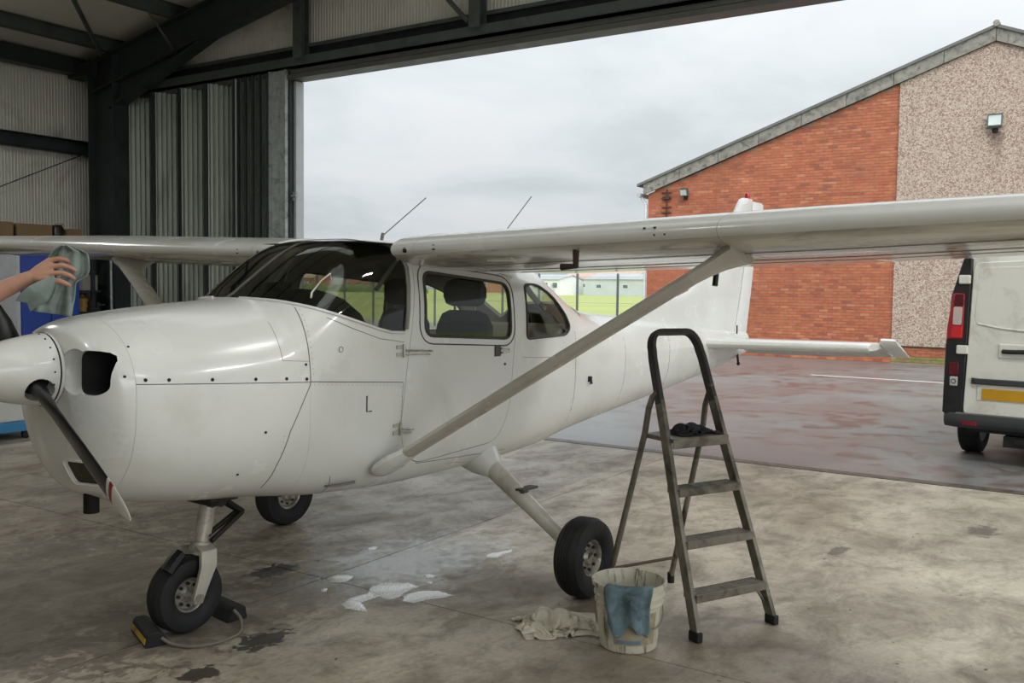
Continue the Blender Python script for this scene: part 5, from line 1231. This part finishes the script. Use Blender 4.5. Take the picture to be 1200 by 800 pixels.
# white tool chest on castors with a blue base, left edge
tcx = thing('tool_chest', 'white rolling chest with a blue base band on the floor, far left', 'chest', hworld(2.05,6.55,0), HT+.02)
MB().b2((-.85,-.35,.20),(.62,.35,.58)).build('body', mat('white_chest_paint', '#cfd2d0', .35, 0, .04, 3), tcx, 0, .02)
MB().b2((-.87,-.37,.09),(.64,.37,.20)).build('base_band', mat('light_blue_band', '#3b86ba', .4), tcx, 0, .01)
MB().b2((-.88,-.38,.58),(.65,.38,.63)).build('lid', mat('cream_lid', '#cdc9ba', .4), tcx, 0, .015)
for x in (-.75,.5):
    for y in (-.28,.28): MB().lathe([(.0001,-.02),(.045,-.02),(.045,.02),(.0001,.02)], 16, Matrix.Translation((x,y,.045)) @ rot('X', PI/2)).build('castor', black, tcx)

# ------------------------------------------------------------------ the person wiping the cowling
skin_m = mat('skin', '#c08f78', .5, 0, .05, 12, ('#b27a66', .5, .75, 20))
t = NT('polishing_cloth'); pp = t.pos()
clm = mat('grey_green_microfibre', '#8c9a94', .95, 0, .1, 16, ('#69756f', .45, .7, 7), .3, 200)
PE = thing('person', 'person in a grey t-shirt reaching over the nose with a polishing cloth', 'person', (-1.52,.62,0))
PO = Vector((-1.52,.62,0))
def blob(name, parts, vox, m, par, sm=4, it=.5):
    mb = MB()
    for q in parts:
        if q[0] == 't':
            pts, r = q[1], q[2]
            # densify
            mb.tube([Vector(p)-PO for p in pts], r, 14, sx=q[3] if len(q) > 3 else 1, up=q[4] if len(q) > 4 else None)
            if len(q) < 6:
                for p_, rr in ((pts[0], r[0]), (pts[-1], r[-1])): mb.ball(Vector(p_)-PO, rr*.98, 14)
        else: mb.ball(Vector(q[1])-PO, 1, 18, 0, q[2])
    o = mb.build(name, m, par, 0)
    rm = o.modifiers.new('r', 'REMESH'); rm.mode = 'VOXEL'; rm.voxel_size = vox
    s_ = o.modifiers.new('s', 'SMOOTH'); s_.factor = it; s_.iterations = sm
    dg = bpy.context.evaluated_depsgraph_get(); dg.update(); me = bpy.data.meshes.new_from_object(o.evaluated_get(dg)); o.modifiers.clear(); o.data = me
    me.polygons.foreach_set('use_smooth', [True]*len(me.polygons)); return o
HD = Vector((-1.45,.60,1.60)); SH = Vector((-1.42,.40,1.40)); SH2 = Vector((-1.60,.80,1.38)); EL = Vector((-1.165,.19,1.585)); WRI = Vector((-.905,.044,1.738))
PALM = Vector((-.872,.005,1.765))
legs = []
fwd = Vector((.90,-.43,0)); lft = Vector((.43,.90,0))
for s in (-1, 1):
    h_ = PO+lft*s*.095+Vector((0,0,.90)); k_ = PO+lft*s*.11+fwd*.03+Vector((0,0,.48)); a_ = PO+lft*s*.12-fwd*.02+Vector((0,0,.08))
    legs.append((h_, k_, a_))
body = []
for h_, k_, a_ in legs: body += [('t', [h_, (h_+k_)/2, k_, (k_*.6+a_*.4), a_], [.085,.075,.056,.054,.038]), ('t', [a_-Vector((0,0,.03))-fwd*.05, a_-Vector((0,0,.04))+fwd*.14], [.038,.028])]
body += [('t', [PO+Vector((0,0,.90)), PO+fwd*.02+Vector((0,0,1.10)), PO+fwd*.05+Vector((0,0,1.30)), PO+fwd*.07+Vector((0,0,1.42))], [.16,.15,.185,.12], .62, lft), ('t', [SH, SH*.5+SH2*.5+Vector((0,0,.03)), SH2], [.058,.075,.058]),
         ('t', [PO+fwd*.07+Vector((0,0,1.40)), HD-Vector((0,0,.06))], [.058,.055]), ('b', HD+Vector((0,0,.02)), (.082,.078,.115)), ('b', HD+fwd*.03-Vector((0,0,.055)), (.058,.055,.055)),
         ('b', HD+fwd*.092+Vector((0,0,-.005)), (.018,.014,.02)), ('b', HD+lft*.078-fwd*.005, (.016,.012,.03)), ('b', HD-lft*.078-fwd*.005, (.016,.012,.03)),
         ('t', [SH, (SH+EL)/2, EL], [.058,.052,.043]), ('t', [EL, EL*.6+WRI*.4, WRI], [.044,.046,.030]),
         ('t', [SH2, SH2+Vector((-.02,.05,-.28)), SH2+Vector((.10,.0,-.50))], [.055,.046,.03]), ('b', SH2+Vector((.13,-.01,-.57)), (.03,.025,.06))]
# right hand: palm from the wrist, four fingers bent over the cloth, thumb on the far side
ax = (Vector((-.75,-.079,1.805))-WRI).normalized(); 
dn = Vector((0.25,-.1,-1)); dn = (dn-ax*dn.dot(ax)).normalized(); side = ax.cross(dn)   # side points to the camera side or away
if side.dot(Vector((.39,.92,0))) > 0: side = -side                                       # towards the camera
knk = []
for i, (o_, dz, fw_) in enumerate(((-.033,.012,.095),(-.011,.004,.098),(.012,-.008,.092),(.034,-.024,.080))):
    knk.append(WRI+ax*fw_+side*o_*.55+dn*(-.012+(.028*i-.034)))
for k_ in knk: body.append(('t', [WRI+ax*.005, (WRI+k_)/2, k_], [.026,.0215,.0135]))
FL = (.088,.094,.086,.070)
for i, k_ in enumerate(knk):
    d1 = (ax*.95+dn*(.10+.09*i)+side*.05).normalized(); d2 = (ax*.80+dn*(.50+.08*i)-side*.18).normalized(); d3 = (ax*.45+dn*(.72)-side*.45).normalized(); L = FL[i]
    p1 = k_+d1*L*.45; p2 = p1+d2*L*.33; p3 = p2+d3*L*.26
    body.append(('t', [k_-d1*.005, p1, p2, p3], [.0122,.0112,.0102,.0088]))
tb = WRI+ax*.03-side*.026+dn*.008
body.append(('t', [tb, tb+(ax*.7-side*.35+dn*.45).normalized()*.045, tb+(ax*.85-side*.15+dn*.5).normalized()*.085], [.015,.0125,.010]))
bo = blob('body', body, .0042, skin_m, PE, 3, .4)
shirt = [('t', [PO+Vector((0,0,.86)), PO+fwd*.02+Vector((0,0,1.10)), PO+fwd*.05+Vector((0,0,1.30)), PO+fwd*.07+Vector((0,0,1.43))], [.175,.168,.205,.135], .64, lft), ('t', [SH, SH*.5+SH2*.5+Vector((0,0,.02)), SH2], [.078,.095,.078]),
         ('t', [SH-(EL-SH)*.2, SH, SH+(EL-SH)*.6], [.075,.078,.066]), ('t', [SH2+Vector((.02,-.05,.02)), SH2, SH2+Vector((-.015,.035,-.18))], [.07,.075,.066])]
blob('t_shirt', shirt, .010, mat('grey_cotton', '#5c6066', .95, 0, .1, 20, None, .2, 90), PE, 3)
tr = []
for h_, k_, a_ in legs: tr.append(('t', [h_, (h_+k_)/2, k_, (k_*.6+a_*.4), a_], [.105,.09,.072,.066,.06]))
tr.append(('t', [PO+Vector((0,0,.80)), PO+Vector((0,0,.96))], [.15,.155], .72, lft)); blob('trousers', tr, .011, mat('dark_work_trousers', '#2b303a', .9, 0, .15, 12), PE, 3)
for s, (h_, k_, a_) in zip((-1,1), legs): blob('shoe', [('t', [a_-Vector((0,0,.038))-fwd*.06, a_-Vector((0,0,.035))+fwd*.05, a_-Vector((0,0,.045))+fwd*.16], [.045,.045,.035])], .008, mat('black_shoe', '#17181a', .5), PE, 3)
blob('hair', [('b', HD+Vector((0,0,.045))-fwd*.02, (.092,.088,.105)), ('b', HD-fwd*.05, (.06,.06,.09))], .009, mat('brown_hair', '#3a2a1f', .8, 0, .3, 40), PE, 2)
m = MB()
for s in (1,-1): m.ball(HD-PO+fwd*.074+lft*s*.030+Vector((0,0,.012)), .012, 10)
m.build('eyes', mat('eye', '#d9d4cc', .2), PE); MB().ball(HD-PO+fwd*.086+Vector((0,0,-.050)), 1, 10, 0, (.006,.02,.006)).build('lips', mat('lips', '#96584c', .5), PE)
# cloth held in the hand: a back sheet standing up behind the fingers and hanging, and a curled flap in front
VD = Vector((.516,.857,0)).normalized(); VRt = Vector((VD.y,-VD.x,0)); CO = PALM.copy()
def cloth_sheet(rows, nu, nv):
    """rows: list of (left(x,z), right(x,z), depth) in metres about the palm, x to the right of the reach, z up"""
    lf = [interp(range(len(rows)), [r[i][j] for r in rows]) for i in (0,1) for j in (0,1)]; df = interp(range(len(rows)), [r[2] for r in rows])
    def fn(u, v):
        t = v*(len(rows)-1); x = lf[0](t)*(1-u)+lf[2](t)*u; z = lf[1](t)*(1-u)+lf[3](t)*u
        d_ = df(t)+.020*math.sin(u*8+v*3)+.014*math.sin(u*17-v*5+1)+.012*fbm(u*4, v*4, 2)
        return CO+VRt*x+VD*d_+Vector((0,0,z))
    return sheet('cloth_part', fn, nu, nv, clm, .004)
k = 4.05/1102
def q(u, v): return ((u-58)*k, (318-v)*k)
rows = [(q(78,287), q(88,287), .02), (q(70,292), q(107,298), .03), (q(62,306), q(108,312), .03), (q(60,318), q(106,321), .025), (q(60,330), q(93,332), .02), (q(55,345), q(92,345), .02), (q(48,356), q(90,360), .02), (q(46,364), q(88,371), .025)]
PC = thing('polishing_cloth', 'grey-green microfibre cloth bunched in the hand above the cowling', 'cloth', tuple(CO))
a_ = cloth_sheet(rows, 30, 40); a_.name = 'hanging_sheet'; a_.parent = PC; a_.matrix_parent_inverse = Matrix.Translation(-CO)
rows2 = [(q(70,322), q(74,330), -.02), (q(58,328), q(72,338), -.045), (q(46,335), q(68,346), -.055), (q(36,344), q(60,350), -.05), (q(30,352), q(50,356), -.03)]
def flap(u, v):
    t = v*4; lf = [interp(range(5), [r[i][j] for r in rows2]) for i in (0,1) for j in (0,1)]; df = interp(range(5), [r[2] for r in rows2])
    x = lf[0](t)*(1-u)+lf[2](t)*u; z = lf[1](t)*(1-u)+lf[3](t)*u; d_ = df(t)
    c = max(0, u-.6)/.4       # the lower edge rolls back under itself
    z += -.035*math.sin(c*PI*.9)*1.0; d_ += .05*(1-math.cos(c*PI*.9))+.008*math.sin(v*8)
    return CO+VRt*(x-.03*c*c)+VD*d_+Vector((0,0,z))
b_ = sheet('curled_flap', flap, 26, 26, clm, .004); b_.parent = PC; b_.matrix_parent_inverse = Matrix.Translation(-CO)

# ------------------------------------------------------------------ fill lamps added under the roof, out of view
def fill_light(label, x, y, p):
    z = rz_(y)-.75; e = thing('fill_lamp', label, 'lamp', hworld(x, y, z), HT, 'added fill lamps under the roof')
    MB().b2((-.7,-.12,.0),(.7,.12,.07)).build('housing', panel_white, e, 0, .01); MB().b2((-.66,-.1,-.012),(.66,.1,.0)).build('diffuser', emit_mat('fill_lamp_glow', '#fff4df', 2.0), e, 0)
    for s in (-.5,.5): MB().tube([(s,0,.07),(s,0,.6)], .006, 6).build('hanger', steel_dark, e)
    ld = bpy.data.lights.new('fill_light', 'AREA'); ld.shape = 'RECTANGLE'; ld.size = 1.3; ld.size_y = .2; ld.energy = p; ld.color = (1,1,.995)
    lo = bpy.data.objects.new('fill_light', ld); C.objects.link(lo); lo.parent = e; lo.location = (0,0,-.03)
for x, y, p, lb in ((3.4, -4.4, 120, 'added fill lamp above the near wing'), (.2, -8.4, 34, 'added fill lamp nearest the side doorway'), (3.4, -8.4, 84, 'added fill lamp in the corner between both doorways'),
                 (-4.6, 1.2, 38, 'added fill lamp in front of the airplane nose'), (.6, 7.2, 60, 'added fill lamp above the blue cabinet')):
    fill_light(lb, x, y, p)
